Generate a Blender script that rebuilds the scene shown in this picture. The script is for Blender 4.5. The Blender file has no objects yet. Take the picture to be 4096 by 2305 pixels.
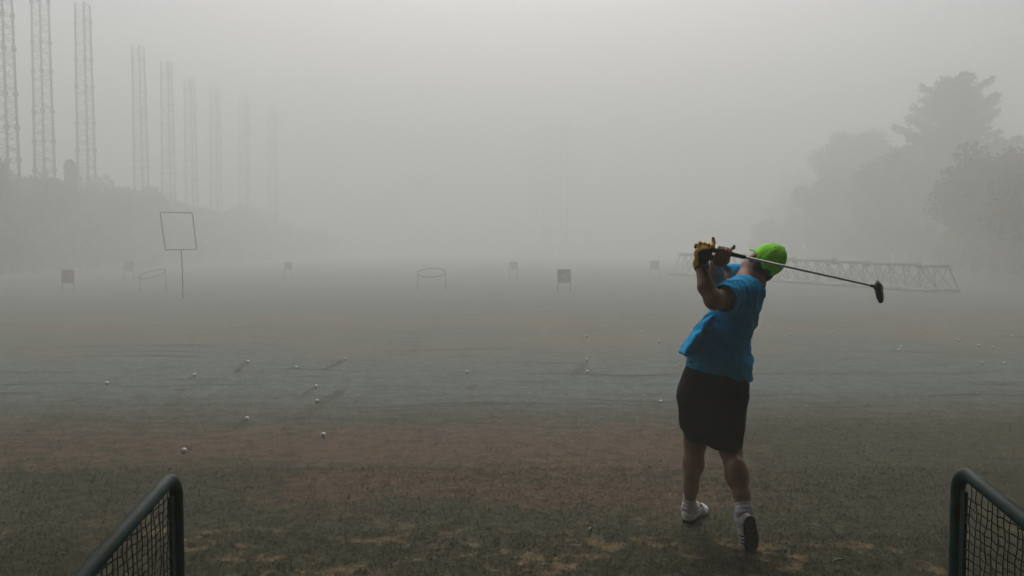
import bpy, math, random
import numpy as np
from mathutils import Vector, Matrix

R = math.radians
sc = bpy.context.scene
col = sc.collection

# ------------------------------------------------------------------ camera
cam_data = bpy.data.cameras.new("camera")
cam_data.sensor_width = 36.0
cam_data.lens = 28.26
cam_data.clip_start = 0.05
cam_data.clip_end = 2000.0
cam = bpy.data.objects.new("camera", cam_data)
cam.location = (0.0, 0.0, 1.65)
cam.rotation_euler = (R(90.0 - 2.8), 0.0, 0.0)
col.objects.link(cam)
sc.camera = cam

# ------------------------------------------------------------------ daylight (misty morning, sun hidden, ahead of the camera)
SUN_EL = R(53.0)
world = bpy.data.worlds.new("World")
sc.world = world
world.use_nodes = True
wn = world.node_tree
wn.nodes.clear()
w_out = wn.nodes.new("ShaderNodeOutputWorld")
w_bg = wn.nodes.new("ShaderNodeBackground")
w_sky = wn.nodes.new("ShaderNodeTexSky")
w_sky.sky_type = 'NISHITA'
w_sky.sun_disc = False
w_sky.sun_elevation = SUN_EL
w_sky.sun_rotation = R(0.0)
w_sky.air_density = 1.0
w_sky.dust_density = 7.0
w_sky.ozone_density = 1.0
w_bg.inputs["Strength"].default_value = 0.10
wn.links.new(w_sky.outputs["Color"], w_bg.inputs["Color"])
wn.links.new(w_bg.outputs["Background"], w_out.inputs["Surface"])

sun_data = bpy.data.lights.new("sun", 'SUN')
sun_data.energy = 0.6
sun_data.angle = R(35.0)
sun_data.color = (1.0, 0.96, 0.88)
sun = bpy.data.objects.new("sun", sun_data)
sun.rotation_euler = (-(math.pi / 2 - SUN_EL), 0.0, 0.0)
sun.location = (0, 60, 60)
col.objects.link(sun)

sc.view_settings.view_transform = 'Standard'
sc.view_settings.look = 'None'
sc.view_settings.exposure = 0.98
sc.view_settings.gamma = 1.0
try:
    sc.cycles.volume_bounces = 3
    sc.cycles.max_bounces = 8
    sc.cycles.volume_step_rate = 1.0
    sc.cycles.use_denoising = True
except Exception:
    pass

rng = np.random.default_rng(7)
random.seed(7)

# ------------------------------------------------------------------ helpers
def tag(o, label=None, cat=None, group=None, kind=None):
    if label: o["label"] = label
    if cat: o["category"] = cat
    if group: o["group"] = group
    if kind: o["kind"] = kind
    return o

def empty(name, loc=(0, 0, 0), rz=0.0):
    o = bpy.data.objects.new(name, None)
    o.empty_display_size = 0.2
    o.location = loc
    o.rotation_euler = (0, 0, rz)
    col.objects.link(o)
    return o

def copy_tree(o, parent=None):
    c = o.copy()
    col.objects.link(c)
    if parent is not None:
        c.parent = parent
    for ch in list(o.children):
        copy_tree(ch, c)
    return c

def mesh_from(name, verts, faces, mats, parent=None, smooth=False, mat_idx=None, link=True):
    """verts (n,3); faces: list of index tuples or an (m,4)/(m,3) array"""
    me = bpy.data.meshes.new(name)
    verts = np.asarray(verts, np.float32)
    if isinstance(faces, np.ndarray):
        m, k = faces.shape
        me.vertices.add(len(verts)); me.vertices.foreach_set("co", verts.ravel())
        me.loops.add(m * k); me.loops.foreach_set("vertex_index", faces.astype(np.int32).ravel())
        me.polygons.add(m)
        me.polygons.foreach_set("loop_start", np.arange(0, m * k, k, dtype=np.int32))
        me.polygons.foreach_set("loop_total", np.full(m, k, np.int32))
        me.update(calc_edges=True)
    else:
        me.from_pydata([tuple(map(float, v)) for v in verts], [], faces)
        me.update()
    for m_ in (mats if isinstance(mats, (list, tuple)) else [mats]):
        me.materials.append(m_)
    n = len(me.polygons)
    if smooth:
        me.polygons.foreach_set("use_smooth", np.ones(n, bool))
    if mat_idx is not None:
        me.polygons.foreach_set("material_index", np.asarray(mat_idx, np.int32))
    me.validate()
    o = bpy.data.objects.new(name, me)
    if link:
        col.objects.link(o)
    if parent is not None:
        o.parent = parent
    return o

class MB:
    """collects shapes, builds ONE mesh object"""
    def __init__(self):
        self.v = []; self.f = []
    def add(self, vs, fs):
        b = len(self.v)
        self.v.extend([tuple(v) for v in vs])
        self.f.extend([tuple(b + i for i in f) for f in fs])
    def box(self, lo, hi):
        x0, y0, z0 = lo; x1, y1, z1 = hi
        self.add([(x0,y0,z0),(x1,y0,z0),(x1,y1,z0),(x0,y1,z0),(x0,y0,z1),(x1,y0,z1),(x1,y1,z1),(x0,y1,z1)],
                 [(3,2,1,0),(4,5,6,7),(0,1,5,4),(1,2,6,5),(2,3,7,6),(3,0,4,7)])
    def tube(self, pts, radii, n=8, cap=True, closed=False):
        pts = [Vector(p) for p in pts]
        if not isinstance(radii, (list, tuple)):
            radii = [radii] * len(pts)
        rings = []
        m = len(pts)
        prev = None
        for i, p in enumerate(pts):
            if closed:
                t = pts[(i + 1) % m] - pts[i - 1]
            else:
                t = pts[min(i + 1, m - 1)] - pts[max(i - 1, 0)]
            t.normalize()
            if prev is None:
                a = Vector((0, 0, 1)) if abs(t.z) < 0.9 else Vector((1, 0, 0))
                u = t.cross(a).normalized()
            else:
                u = (prev - t * prev.dot(t)).normalized()
            prev = u
            w = t.cross(u)
            rings.append([p + (u * math.cos(2*math.pi*k/n) + w * math.sin(2*math.pi*k/n)) * radii[i] for k in range(n)])
        vs = [v for r in rings for v in r]
        fs = []
        for i in range(m if closed else m - 1):
            j = (i + 1) % m
            for k in range(n):
                k2 = (k + 1) % n
                fs.append((i*n + k, i*n + k2, j*n + k2, j*n + k))
        if cap and not closed:
            fs.append(tuple(reversed(range(n))))
            fs.append(tuple((m-1)*n + k for k in range(n)))
        self.add(vs, fs)
    def build(self, name, mat, parent=None, smooth=False):
        return mesh_from(name, self.v, self.f, mat, parent, smooth)

# ------------------------------------------------------------------ materials
class NG:
    """small node graph writer"""
    def __init__(self, name):
        self.m = bpy.data.materials.new(name)
        self.m.use_nodes = True
        self.t = self.m.node_tree
        self.t.nodes.clear()
        self.out = self.t.nodes.new("ShaderNodeOutputMaterial")
        self.b = self.t.nodes.new("ShaderNodeBsdfPrincipled")
        self.t.links.new(self.b.outputs["BSDF"], self.out.inputs["Surface"])
    def put(self, sock, val):
        if hasattr(val, "is_output"):
            self.t.links.new(val, sock)
        elif isinstance(val, (tuple, list)) and len(val) == 3 and len(sock.default_value) == 4:
            sock.default_value = (*val, 1.0)
        else:
            sock.default_value = val
    def math(self, op, a, b=0.0, c=None, clamp=False):
        n = self.t.nodes.new("ShaderNodeMath"); n.operation = op; n.use_clamp = clamp
        self.put(n.inputs[0], a); self.put(n.inputs[1], b)
        if c is not None: self.put(n.inputs[2], c)
        return n.outputs[0]
    def mul(self, *a):
        r = a[0]
        for x in a[1:]: r = self.math('MULTIPLY', r, x)
        return r
    def add(self, *a):
        r = a[0]
        for x in a[1:]: r = self.math('ADD', r, x)
        return r
    def smooth(self, x, lo, hi, to0=0.0, to1=1.0):
        n = self.t.nodes.new("ShaderNodeMapRange"); n.interpolation_type = 'SMOOTHSTEP'
        self.put(n.inputs[0], x); self.put(n.inputs[1], lo); self.put(n.inputs[2], hi)
        n.inputs[3].default_value = to0; n.inputs[4].default_value = to1
        return n.outputs[0]
    def band(self, x, c, w):
        """bell about c, half width w"""
        d = self.math('DIVIDE', self.math('SUBTRACT', x, c), w)
        return self.math('SUBTRACT', 1.0, self.math('MINIMUM', self.mul(d, d), 1.0))
    def mix(self, f, a, b):
        n = self.t.nodes.new("ShaderNodeMix"); n.data_type = 'RGBA'
        self.put(n.inputs[0], f); self.put(n.inputs[6], a); self.put(n.inputs[7], b)
        return n.outputs[2]
    def noise(self, vec, scale=1.0, detail=4.0, rough=0.55, dist=0.0):
        n = self.t.nodes.new("ShaderNodeTexNoise")
        n.inputs["Scale"].default_value = scale; n.inputs["Detail"].default_value = detail
        n.inputs["Roughness"].default_value = rough; n.inputs["Distortion"].default_value = dist
        if vec is not None: self.t.links.new(vec, n.inputs["Vector"])
        return n.outputs["Fac"]
    def vec(self, x, y, z):
        n = self.t.nodes.new("ShaderNodeCombineXYZ")
        for i, v in enumerate((x, y, z)): self.put(n.inputs[i], v)
        return n.outputs[0]
    def pos(self):
        g = self.t.nodes.new("ShaderNodeNewGeometry")
        s = self.t.nodes.new("ShaderNodeSeparateXYZ")
        self.t.links.new(g.outputs["Position"], s.inputs[0])
        return g.outputs["Position"], s.outputs[0], s.outputs[1], s.outputs[2]
    def obj(self):
        g = self.t.nodes.new("ShaderNodeTexCoord")
        return g.outputs["Object"]
    def bump(self, h, strength=0.3, dist=0.01):
        n = self.t.nodes.new("ShaderNodeBump")
        n.inputs["Strength"].default_value = strength; n.inputs["Distance"].default_value = dist
        self.t.links.new(h, n.inputs["Height"])
        self.t.links.new(n.outputs[0], self.b.inputs["Normal"])
    def scale_col(self, c, f):
        n = self.t.nodes.new("ShaderNodeVectorMath"); n.operation = 'SCALE'
        self.put(n.inputs[0], c); self.put(n.inputs[3], f)
        return n.outputs[0]

def cloth(name, colr, scale, bump):
    g = NG(name)
    t = g.t.nodes.new('ShaderNodeMapping'); t.inputs['Scale'].default_value = (1.0, 0.6, 0.8); t.inputs['Rotation'].default_value = (0.3, 0.5, 0.2)
    g.t.links.new(g.obj(), t.inputs['Vector'])
    f = g.noise(t.outputs[0], scale, 3.0, 0.5, 1.2)
    r = g.math('ABSOLUTE', g.math('SUBTRACT', f, 0.5))
    f2 = g.noise(g.obj(), 220.0, 2.0)
    g.put(g.b.inputs['Base Color'], g.scale_col(g.mix(0.0, colr, colr), g.smooth(f2, 0.3, 0.7, 0.9, 1.1)))
    g.b.inputs['Roughness'].default_value = 0.85
    g.b.inputs['Specular IOR Level'].default_value = 0.06
    g.bump(r, bump, 0.06)
    return g.m

def simple(name, colr, rough=0.6, var=0.25, scale=30.0, metal=0.0, bump=0.0, spec=0.4):
    g = NG(name)
    f = g.noise(g.obj(), scale, 4.0)
    f2 = g.smooth(f, 0.3, 0.7, 1.0 - var, 1.0 + var)
    c = g.mix(0.0, colr, colr)
    g.put(g.b.inputs["Base Color"], g.scale_col(c, f2))
    g.b.inputs["Roughness"].default_value = rough
    g.b.inputs["Metallic"].default_value = metal
    g.b.inputs["Specular IOR Level"].default_value = spec
    if bump: g.bump(f, bump, 0.005)
    return g.m

def turf_material(name, dewy=1.0, blade=False):
    g = NG(name)
    p, x, y, z = g.pos()
    n_big = g.noise(g.vec(g.mul(x, 0.45), g.mul(y, 0.9), 0.0), 0.6, 5.0, 0.6)
    n_mid = g.noise(g.vec(g.mul(x, 0.6), g.mul(y, 1.0), 3.7), 2.2, 5.0, 0.62)
    n_fine = g.noise(g.vec(x, y, g.mul(z, 0.5)), 26.0, 5.0, 0.7)
    n_clump = g.noise(g.vec(x, y, 7.0), 7.0, 4.0, 0.62)
    green = g.mix(n_mid, (0.029, 0.035, 0.016), (0.050, 0.050, 0.025))
    brown = g.mix(n_mid, (0.074, 0.047, 0.030), (0.108, 0.070, 0.045))
    tan = (0.135, 0.112, 0.078)
    straw = (0.165, 0.125, 0.072)
    dewc = g.mix(n_mid, (0.080, 0.106, 0.100), (0.122, 0.146, 0.140))
    # bare, browned turf in two bands in front of the tees
    wob = g.mul(g.math('SUBTRACT', n_big, 0.5), 2.4)
    yb = g.add(y, wob)
    b1 = g.mul(g.band(yb, 6.7, 1.15), g.smooth(x, -5.0, -1.6, 0.45, 1.0), g.smooth(x, 2.6, 1.2))
    b2 = g.mul(g.band(yb, 5.45, 0.55), g.smooth(x, -2.2, -1.2), g.smooth(x, 2.2, 0.6))
    b3 = g.mul(g.band(yb, 7.1, 0.9), g.smooth(x, -1.5, -4.0), 0.6)
    br = g.math('MAXIMUM', g.math('MAXIMUM', b1, b2), b3)
    n_str = g.noise(g.vec(g.mul(x, 0.9), g.mul(y, 3.2), 11.0), 2.6, 5.0, 0.68)
    br = g.smooth(g.add(br, g.mul(g.math('SUBTRACT', n_clump, 0.5), 1.3), g.mul(g.math('SUBTRACT', n_str, 0.5), 2.2), g.mul(g.math('SUBTRACT', n_big, 0.5), 1.0)), 0.10, 1.05)
    base = g.mix(g.mul(br, 0.78), green, brown)
    # straw showing through close to the tee line
    st = g.mul(g.smooth(y, 5.0, 4.2), g.smooth(g.add(n_clump, g.mul(g.math('SUBTRACT', n_mid, 0.5), 0.9)), 0.53, 0.70))
    base = g.mix(g.mul(st, 0.85), base, straw)
    # dew lying on the turf further out
    dw = g.smooth(g.add(y, g.mul(wob, 0.8), g.mul(g.math('SUBTRACT', n_str, 0.5), 2.0), g.mul(g.smooth(x, 0.8, 3.0), -0.3)), 6.7, 9.4)
    dw = g.mul(dw, g.smooth(n_mid, 0.2, 0.55, 0.65, 1.0), g.smooth(y, 60.0, 28.0, 0.5, 1.0), 0.9 * dewy)
    base = g.mix(dw, base, dewc)
    # drier tan strip on the range
    tn = g.mul(g.band(g.add(y, g.mul(wob, 2.0)), 16.5, 5.0), g.smooth(n_big, 0.35, 0.62))
    base = g.mix(g.mul(tn, 0.75), base, tan)
    # long thin mower and wheel marks across the range
    wave = g.mul(g.noise(g.vec(g.mul(x, 0.5), 0.0, 2.0), 0.8, 2.0), 1.2)
    s1 = g.noise(g.vec(g.mul(x, 0.22), g.mul(g.add(y, wave), 2.6), 1.0), 1.0, 3.0, 0.6)
    s1 = g.smooth(s1, 0.58, 0.68)
    s2 = g.noise(g.vec(g.mul(x, 0.42), g.mul(y, 4.2), 9.0), 1.0, 5.0, 0.72)
    s2 = g.smooth(s2, 0.53, 0.70)
    marks = g.mul(g.math('MAXIMUM', s1, g.mul(s2, 0.7)), g.smooth(y, 7.0, 9.0), g.smooth(y, 60.0, 25.0))
    base = g.mix(g.mul(marks, 0.75), base, (0.022, 0.026, 0.021))
    # single dark pock marks and divots
    dv = g.noise(g.vec(g.mul(x, 0.8), g.mul(y, 1.0), 5.0), 5.0, 2.0, 0.5)
    dv = g.mul(g.smooth(dv, 0.74, 0.80), g.smooth(y, 16.0, 8.0))
    base = g.mix(g.mul(dv, 0.7), base, (0.030, 0.024, 0.018))
    n_tuft = g.noise(g.vec(x, g.mul(y, 1.5), 2.0), 12.0, 5.0, 0.75)
    fine = g.mul(g.smooth(n_fine, 0.25, 0.75, 0.72, 1.28), g.smooth(n_clump, 0.3, 0.7, 0.78, 1.22), g.smooth(n_tuft, 0.32, 0.66, 0.86, 1.14))
    base = g.scale_col(base, fine)
    if blade:
        oi = g.t.nodes.new("ShaderNodeAttribute"); oi.attribute_name = "shade"
        base = g.scale_col(base, oi.outputs["Fac"])
        g.put(g.b.inputs["Normal"], g.vec(0.0, 0.0, 1.0))
    g.put(g.b.inputs["Base Color"], base)
    g.b.inputs["Roughness"].default_value = 0.85
    g.b.inputs["Specular IOR Level"].default_value = 0.15
    if not blade:
        h = g.add(g.mul(n_fine, 0.6), n_clump)
        g.bump(h, 0.5, 0.02)
    return g.m

def foliage_material(name, c0, c1):
    g = NG(name)
    f = g.noise(g.obj(), 0.9, 3.0)
    f2 = g.noise(g.obj(), 9.0, 2.0)
    c = g.mix(g.smooth(f, 0.35, 0.65), c0, c1)
    g.put(g.b.inputs["Base Color"], g.scale_col(c, g.smooth(f2, 0.3, 0.7, 0.7, 1.3)))
    g.b.inputs["Roughness"].default_value = 0.7
    g.b.inputs["Specular IOR Level"].default_value = 0.2
    return g.m

M = {}
M['turf'] = turf_material("turf")
M['turf_blade'] = turf_material("turf_blades", blade=True)
M['turf_track'] = turf_material("turf_brushed", dewy=0.42)
M['steel'] = simple("galvanised_steel", (0.085, 0.092, 0.085), 0.6, 0.25, 6.0, 0.3)
M['rod'] = simple("rusty_rod", (0.075, 0.055, 0.048), 0.7, 0.3, 20.0)
M['bark'] = simple("bark", (0.06, 0.05, 0.04), 0.9, 0.4, 8.0, bump=0.6)
M['leaf_cedar'] = foliage_material("cedar_needles", (0.030, 0.045, 0.026), (0.050, 0.068, 0.038))
M['leaf_broad'] = foliage_material("broad_leaves", (0.034, 0.052, 0.022), (0.060, 0.080, 0.034))
M['leaf_shrub'] = foliage_material("shrub_leaves", (0.032, 0.050, 0.026), (0.055, 0.075, 0.036))
M['concrete'] = simple("concrete", (0.22, 0.21, 0.20), 0.85, 0.2, 3.0, bump=0.2)
M['dark_panel'] = simple("dark_panel", (0.05, 0.055, 0.05), 0.7, 0.2, 4.0)
# ------------------------------------------------------------------ the range: ground
xs = np.concatenate([np.linspace(-190, -20, 18), np.linspace(-18, 18, 37), np.linspace(20, 190, 18)])
ys = np.concatenate([np.linspace(-28, 0, 8), np.linspace(2, 40, 39), np.linspace(45, 280, 36)])
gx, gy = np.meshgrid(xs, ys)
gv = np.stack([gx.ravel(), gy.ravel(), np.zeros(gx.size)], 1)
nx, ny = len(xs), len(ys)
ii = (np.arange(ny - 1)[:, None] * nx + np.arange(nx - 1)[None, :]).ravel()
ground = mesh_from("ground", gv, np.stack([ii, ii + 1, ii + nx + 1, ii + nx], 1), M['turf'])
tag(ground, "misty mown turf of the driving range with dew, brown patches and straw", kind="structure")

# ------------------------------------------------------------------ short grass near the tee line (uncountable)
def grass_patch():
    pts = []
    for (y0, y1, dens) in ((3.4, 4.6, 4200), (4.6, 6.0, 2200), (6.0, 10.5, 450)):
        wl = 0.68 * y1 + 0.5
        n = int((y1 - y0) * 2 * wl * dens)
        pts.append(np.stack([rng.uniform(-wl, wl, n), rng.uniform(y0, y1, n)], 1))
    p = np.concatenate(pts)
    p = p[rng.random(len(p)) < np.clip((10.5 - p[:, 1]) / 4.0, 0, 1)]
    n = len(p)
    ang = rng.uniform(0, 2 * np.pi, n)
    h = rng.uniform(0.008, 0.024, n) * (0.7 + 0.6 * rng.random(n))
    w = rng.uniform(0.0015, 0.0032, n) * (1.0 + 0.12 * p[:, 1])
    lean = rng.uniform(0.3, 1.6, n) * h
    dx, dy = np.cos(ang), np.sin(ang)
    a = np.stack([p[:, 0] - dy * w, p[:, 1] + dx * w, np.zeros(n)], 1)
    b = np.stack([p[:, 0] + dy * w, p[:, 1] - dx * w, np.zeros(n)], 1)
    t = np.stack([p[:, 0] + dx * lean, p[:, 1] + dy * lean, h], 1)
    v = np.stack([a, b, t], 1).reshape(-1, 3)
    f = np.arange(n * 3).reshape(n, 3)
    o = mesh_from("grass", v, f, M['turf_blade'])
    at = o.data.attributes.new("shade", 'FLOAT', 'FACE')
    at.data.foreach_set("value", rng.uniform(0.78, 1.28, n).astype(np.float32))
    tag(o, "short ragged grass blades in front of the tee line", "grass", kind="stuff")
grass_patch()

# ------------------------------------------------------------------ tracks the balls brushed through the dew
def track(x0, y0, x1, y1, w, seed):
    r = np.random.default_rng(seed)
    n = 26
    t = np.linspace(0, 1, n)
    cx = x0 + (x1 - x0) * t; cy = y0 + (y1 - y0) * t
    d = np.array([x1 - x0, y1 - y0]); d /= np.linalg.norm(d)
    nrm = np.array([-d[1], d[0]])
    hw = w * 0.5 * (0.55 + 0.75 * r.random(n)) * np.minimum(1.0, np.minimum(t, 1 - t) * 7 + 0.12)
    off = (r.random(n) - 0.5) * w * 0.35
    L = np.stack([cx + nrm[0] * (off + hw), cy + nrm[1] * (off + hw), np.full(n, 0.004)], 1)
    Rr = np.stack([cx + nrm[0] * (off - hw), cy + nrm[1] * (off - hw), np.full(n, 0.004)], 1)
    v = np.concatenate([L, Rr])
    i = np.arange(n - 1)
    o = mesh_from("dew_track", v, np.stack([i + n, i + n + 1, i + 1, i], 1), M['turf_track'])
    tag(o, "dark streak a ball brushed through the dew", kind="structure")
for i, q in enumerate(((-2.093, 7.681, -1.969, 9.477, 0.15), (-2.579, 7.16, -2.565, 7.66, 0.06), (-2.362, 8.84, -2.344, 9.49, 0.07),
        (-3.692, 10.642, -3.848, 11.6, 0.08), (-2.576, 10.852, -2.496, 11.77, 0.08), (-4.058, 10.088, -4.124, 10.33, 0.08),
        (0.758, 10.213, 1.096, 11.75, 0.10), (-0.524, 9.396, -0.431, 9.7, 0.08), (-1.745, 12.45, -1.64, 13.249, 0.13),
        (-3.90, 9.26, -3.84, 9.36, 0.11), (-3.65, 8.41, -3.56, 8.53, 0.13), (-3.29, 7.75, -3.19, 7.87, 0.12), (-4.19, 8.84, -4.09, 8.93, 0.09))):
    track(*q, 40 + i)
# ------------------------------------------------------------------ lattice towers that carried the net
SECT = (2.3, 2.2, 2.95, 2.15, 2.2, 2.95, 2.15, 2.95, 1.55)
TOWER_H = sum(SECT)
def tower_ring(h):
    s = 0.70 - 0.17 * h / TOWER_H          # half the face width
    rr = s / math.cos(math.pi / 6) * 1.0
    return [Vector((rr * math.cos(a), rr * math.sin(a), h)) for a in (R(181.7), R(-58.3), R(61.7))]
def leg_radius(h):
    return 0.105 - 0.040 * h / TOWER_H

def make_tower(name):
    root = empty(name)
    joints = [0.0]
    for s in SECT: joints.append(joints[-1] + s)
    for k in range(3):
        mb = MB()
        for i in range(len(joints) - 1):
            a, b = tower_ring(joints[i])[k], tower_ring(joints[i + 1])[k]
            mb.tube([a, b], [leg_radius(joints[i]), leg_radius(joints[i + 1]) * 1.02], 10)
        leg = mb.build("leg", M['steel'], root, True)
        for h in joints[1:-1]:
            c = tower_ring(h + (0.10 if k == 2 else -0.06 if k == 1 else 0.0))[k]
            r0 = leg_radius(h)
            cb = MB()
            cb.tube([c + Vector((0, 0, z)) for z in (-0.19, -0.11, -0.05, 0.05, 0.11, 0.19)],
                    [r0 * 1.15, r0 * 1.85, r0 * 2.15, r0 * 2.15, r0 * 1.85, r0 * 1.15], 10)
            cb.build("coupling", M['steel'], leg)
    br = MB()
    h = 0.25
    step = 0.40
    q = 0
    while h + step < TOWER_H - 0.05:
        lo, hi = tower_ring(h), tower_ring(h + step)
        for k in range(3):
            a, b = (k, (k + 1) % 3) if q % 2 == 0 else ((k + 1) % 3, k)
            br.tube([lo[a], hi[b]], 0.022, 5, cap=False)
            if q % 5 == 0:
                br.tube([lo[k], lo[(k + 1) % 3]], 0.020, 5, cap=False)
        h += step; q += 1
    top = tower_ring(TOWER_H - 0.04)
    br.tube([top[1], top[2]], 0.035, 6); br.tube([top[0], top[2]], 0.02, 6)
    br.build("bracing", M['steel'], root)
    return root

TOWER_GROUP = "lattice net towers"
TW = [(-33.2, 53.3, "foremost tall lattice tower, cut by the frame edge behind the dark bushes"),
      (-34.8, 60.2, "second nearest tall lattice tower, cropped at the top, next to the clipped column of greenery"),
      (-34.6, 65.8, "tall lattice tower with its whole top in view, standing nearest the bushes' clipped column"),
      (-36.3, 79.3, "lattice tower just past the wide gap in the row, paler than the three dark ones"),
      (-36.5, 86.0, "fifth tower of the row, second one past the wide gap"),
      (-37.2, 94.0, "pale lattice tower standing above the hoop stand, third past the gap"),
      (-36.6, 99.9, "pale lattice tower, fourth past the wide gap in the row"),
      (-35.2, 106.5, "very pale lattice tower, last but one of the long row"),
      (-33.6, 113.9, "faintest and farthest tower of the long row, smallest at its end"),
      (9.0, 137.4, "ghostly far net tower above the middle number board, rightmost of three"),
      (6.4, 143.2, "ghostly far net tower in the middle of the three above the middle number board"),
      (3.9, 152.8, "ghostly far net tower, leftmost and shortest of three above the middle number board")]
proto_tower = None
for (x, y, lab) in TW:
    if proto_tower is None:
        t = proto_tower = make_tower("lattice_tower")
    else:
        t = copy_tree(proto_tower)
    t.location = (x, y, 0.0)
    if y > 130: t.scale = (1.12, 1.12, 1.12)
    t.rotation_euler = (0.004 * math.sin(y), 0.005 * math.cos(1.7 * y), 0.05 * math.sin(3 * y))
    tag(t, lab, "tower", TOWER_GROUP)

# the spare tower lying on the turf on the right
lt = copy_tree(proto_tower)
lt.name = "lying_lattice_tower"
head_p = Vector((16.42, 30.2, 0.375)); foot_p = Vector((10.6, 50.6, 0.515))
zax = (head_p - foot_p).normalized()            # tower's own axis, foot to head; the head lies nearest the camera
xax = Vector((0, 0, 1)).cross(zax) * -1
xax = (xax - zax * xax.dot(zax)).normalized()
yax = zax.cross(xax)
if yax.z < 0:
    xax = -xax; yax = -yax
rot = Matrix((xax, yax, zax)).transposed().to_4x4() @ Matrix.Rotation(R(28.3), 4, 'Z')
lt.matrix_world = Matrix.Translation(head_p - zax * TOWER_H) @ rot
M['steel_pale'] = simple("misted_steel", (0.26, 0.265, 0.255), 0.65, 0.2, 6.0, 0.2)  # steel paled to put extra mist into the lying tower's colour
for ch in lt.children_recursive:
    ch.material_slots[0].link = 'OBJECT'; ch.material_slots[0].material = M['steel_pale']
tag(lt, "steel lattice tower lying on its side across the turf in the mist", "tower")
if "group" in lt: del lt["group"]

# ------------------------------------------------------------------ trees
def leaf_quads(c, size, aspect=1.6):
    """random leaf-sized quads at centres c (n,3)"""
    n = len(c)
    a = rng.normal(size=(n, 3)); a /= np.linalg.norm(a, axis=1)[:, None]
    b = rng.normal(size=(n, 3)); b -= a * (a * b).sum(1)[:, None]; b /= np.linalg.norm(b, axis=1)[:, None]
    s = size * rng.uniform(0.6, 1.3, n)[:, None]
    a = a * s * aspect * 0.5; b = b * s * 0.5
    v = np.stack([c - a, c - b, c + a, c + b], 1).reshape(-1, 3)
    return v, np.arange(4 * n).reshape(n, 4)

def broad_tree(name, h, r, low, leaf_mat, n_clump=60, per=230, leaf=0.2, flat=0.0, trunk_r=0.2, seed=1):
    global rng
    rng = np.random.default_rng(seed)
    root = empty(name)
    cen = []
    cz = (h + low) / 2; rz = (h - low) / 2
    for i in range(n_clump):
        u = rng.normal(size=3); u /= np.linalg.norm(u)
        q = rng.uniform(0.45, 0.92)
        wz = max(0.0, 1 - flat) if u[2] < 0 else 1.0
        cen.append((u[0] * r * q * (1 + 0.15 * math.sin(3 * i)), u[1] * r * q, cz + u[2] * rz * q * (wz + (1 - wz) * 0.5)))
    cen = np.array(cen)
    cs = []
    for c in cen:
        k = rng.uniform(0.16, 0.34) * min(r, rz * 1.1) + 0.15
        d = rng.normal(size=(per, 3)); d /= np.linalg.norm(d, axis=1)[:, None]
        d *= (k * rng.random(per) ** 0.4)[:, None]
        d[:, 2] *= 0.75
        cs.append(c + d)
    cs = np.concatenate(cs)
    cs[:, 2] = np.clip(cs[:, 2], 0.15, None)
    v, f = leaf_quads(cs, leaf)
    mesh_from("crown", v, f, leaf_mat, root)
    mb = MB()
    top = low + (h - low) * 0.55
    mb.tube([(0, 0, 0), (0.05, 0, top * 0.4), (0.02, 0.05, top)], [trunk_r * 1.25, trunk_r, trunk_r * 0.45], 9)
    for i in range(8):
        c = cen[rng.integers(len(cen))]
        z0 = max(0.3, low * 0.8) + (top - max(0.3, low * 0.8)) * rng.random() * 0.8
        mb.tube([(0.03, 0.02, z0), (c[0] * 0.5, c[1] * 0.5, (z0 + c[2]) / 2 + 0.1), tuple(c)], [trunk_r * 0.5, trunk_r * 0.32, 0.03], 6)
    mb.build("trunk", M['bark'], root, True)
    return root

def cedar_tree(name, h, r, seed=3):
    global rng
    rng = np.random.default_rng(seed)
    root = empty(name)
    mb = MB()
    mb.tube([(0, 0, 0), (0.05, 0, h * 0.4), (0, 0.03, h * 0.97)], [0.34, 0.22, 0.03], 9)
    cs = []
    z = 1.9
    while z < h * 0.985:
        t = z / h
        prof = r * (1.02 - t) ** 0.5 * (0.7 + 0.6 * rng.random())
        nb = 5 if t < 0.85 else 4
        a0 = rng.random() * 6.28
        for k in range(nb):
            a = a0 + 6.283 * k / nb + rng.normal() * 0.25
            L = prof * rng.uniform(0.55, 1.25)
            rise = (0.14 + 0.42 * t) * L
            p = [(0, 0, z), (math.cos(a) * L * 0.55, math.sin(a) * L * 0.55, z + rise * 0.25),
                 (math.cos(a) * L, math.sin(a) * L, z + rise)]
            mb.tube(p, [0.07 * (1.1 - t), 0.045 * (1.1 - t), 0.008], 5, cap=False)
            m = int(70 * L)
            s = rng.random(m) ** 0.7
            bx = np.cos(a) * L * s; by = np.sin(a) * L * s
            bz = z + rise * (0.3 * s + 0.7 * s * s)
            wdt = 0.10 + 0.32 * (1 - s) * min(1.0, L / 2)
            c = np.stack([bx + rng.normal(size=m) * wdt, by + rng.normal(size=m) * wdt, bz + rng.normal(size=m) * 0.11 - 0.1 * (1 - s)], 1)
            cs.append(c)
        z += rng.uniform(0.28, 0.5) * (1.15 - 0.5 * t)
    cs = np.concatenate(cs)
    v, f = leaf_quads(cs, 0.17, 2.4)
    mesh_from("crown", v, f, M['leaf_cedar'], root)
    mb.build("trunk", M['bark'], root, True)
    return root

def column_tree(name, h, r, seed=5):
    global rng
    rng = np.random.default_rng(seed)
    root = empty(name)
    n = 9000
    t = rng.random(n)
    rad = r * np.sqrt(rng.uniform(0.3, 1.0, n)) * np.clip((1.0 - t) * 22, 0, 1) ** 0.4
    a = rng.random(n) * 6.283
    c = np.stack([np.cos(a) * rad, np.sin(a) * rad, 0.3 + (h - 0.3) * t], 1)
    v, f = leaf_quads(c, 0.16)
    mesh_from("crown", v, f, M['leaf_shrub'], root)
    mb = MB(); mb.tube([(0, 0, 0), (0, 0, h * 0.8)], [0.12, 0.05], 8)
    mb.build("trunk", M['bark'], root, True)
    return root

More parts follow.
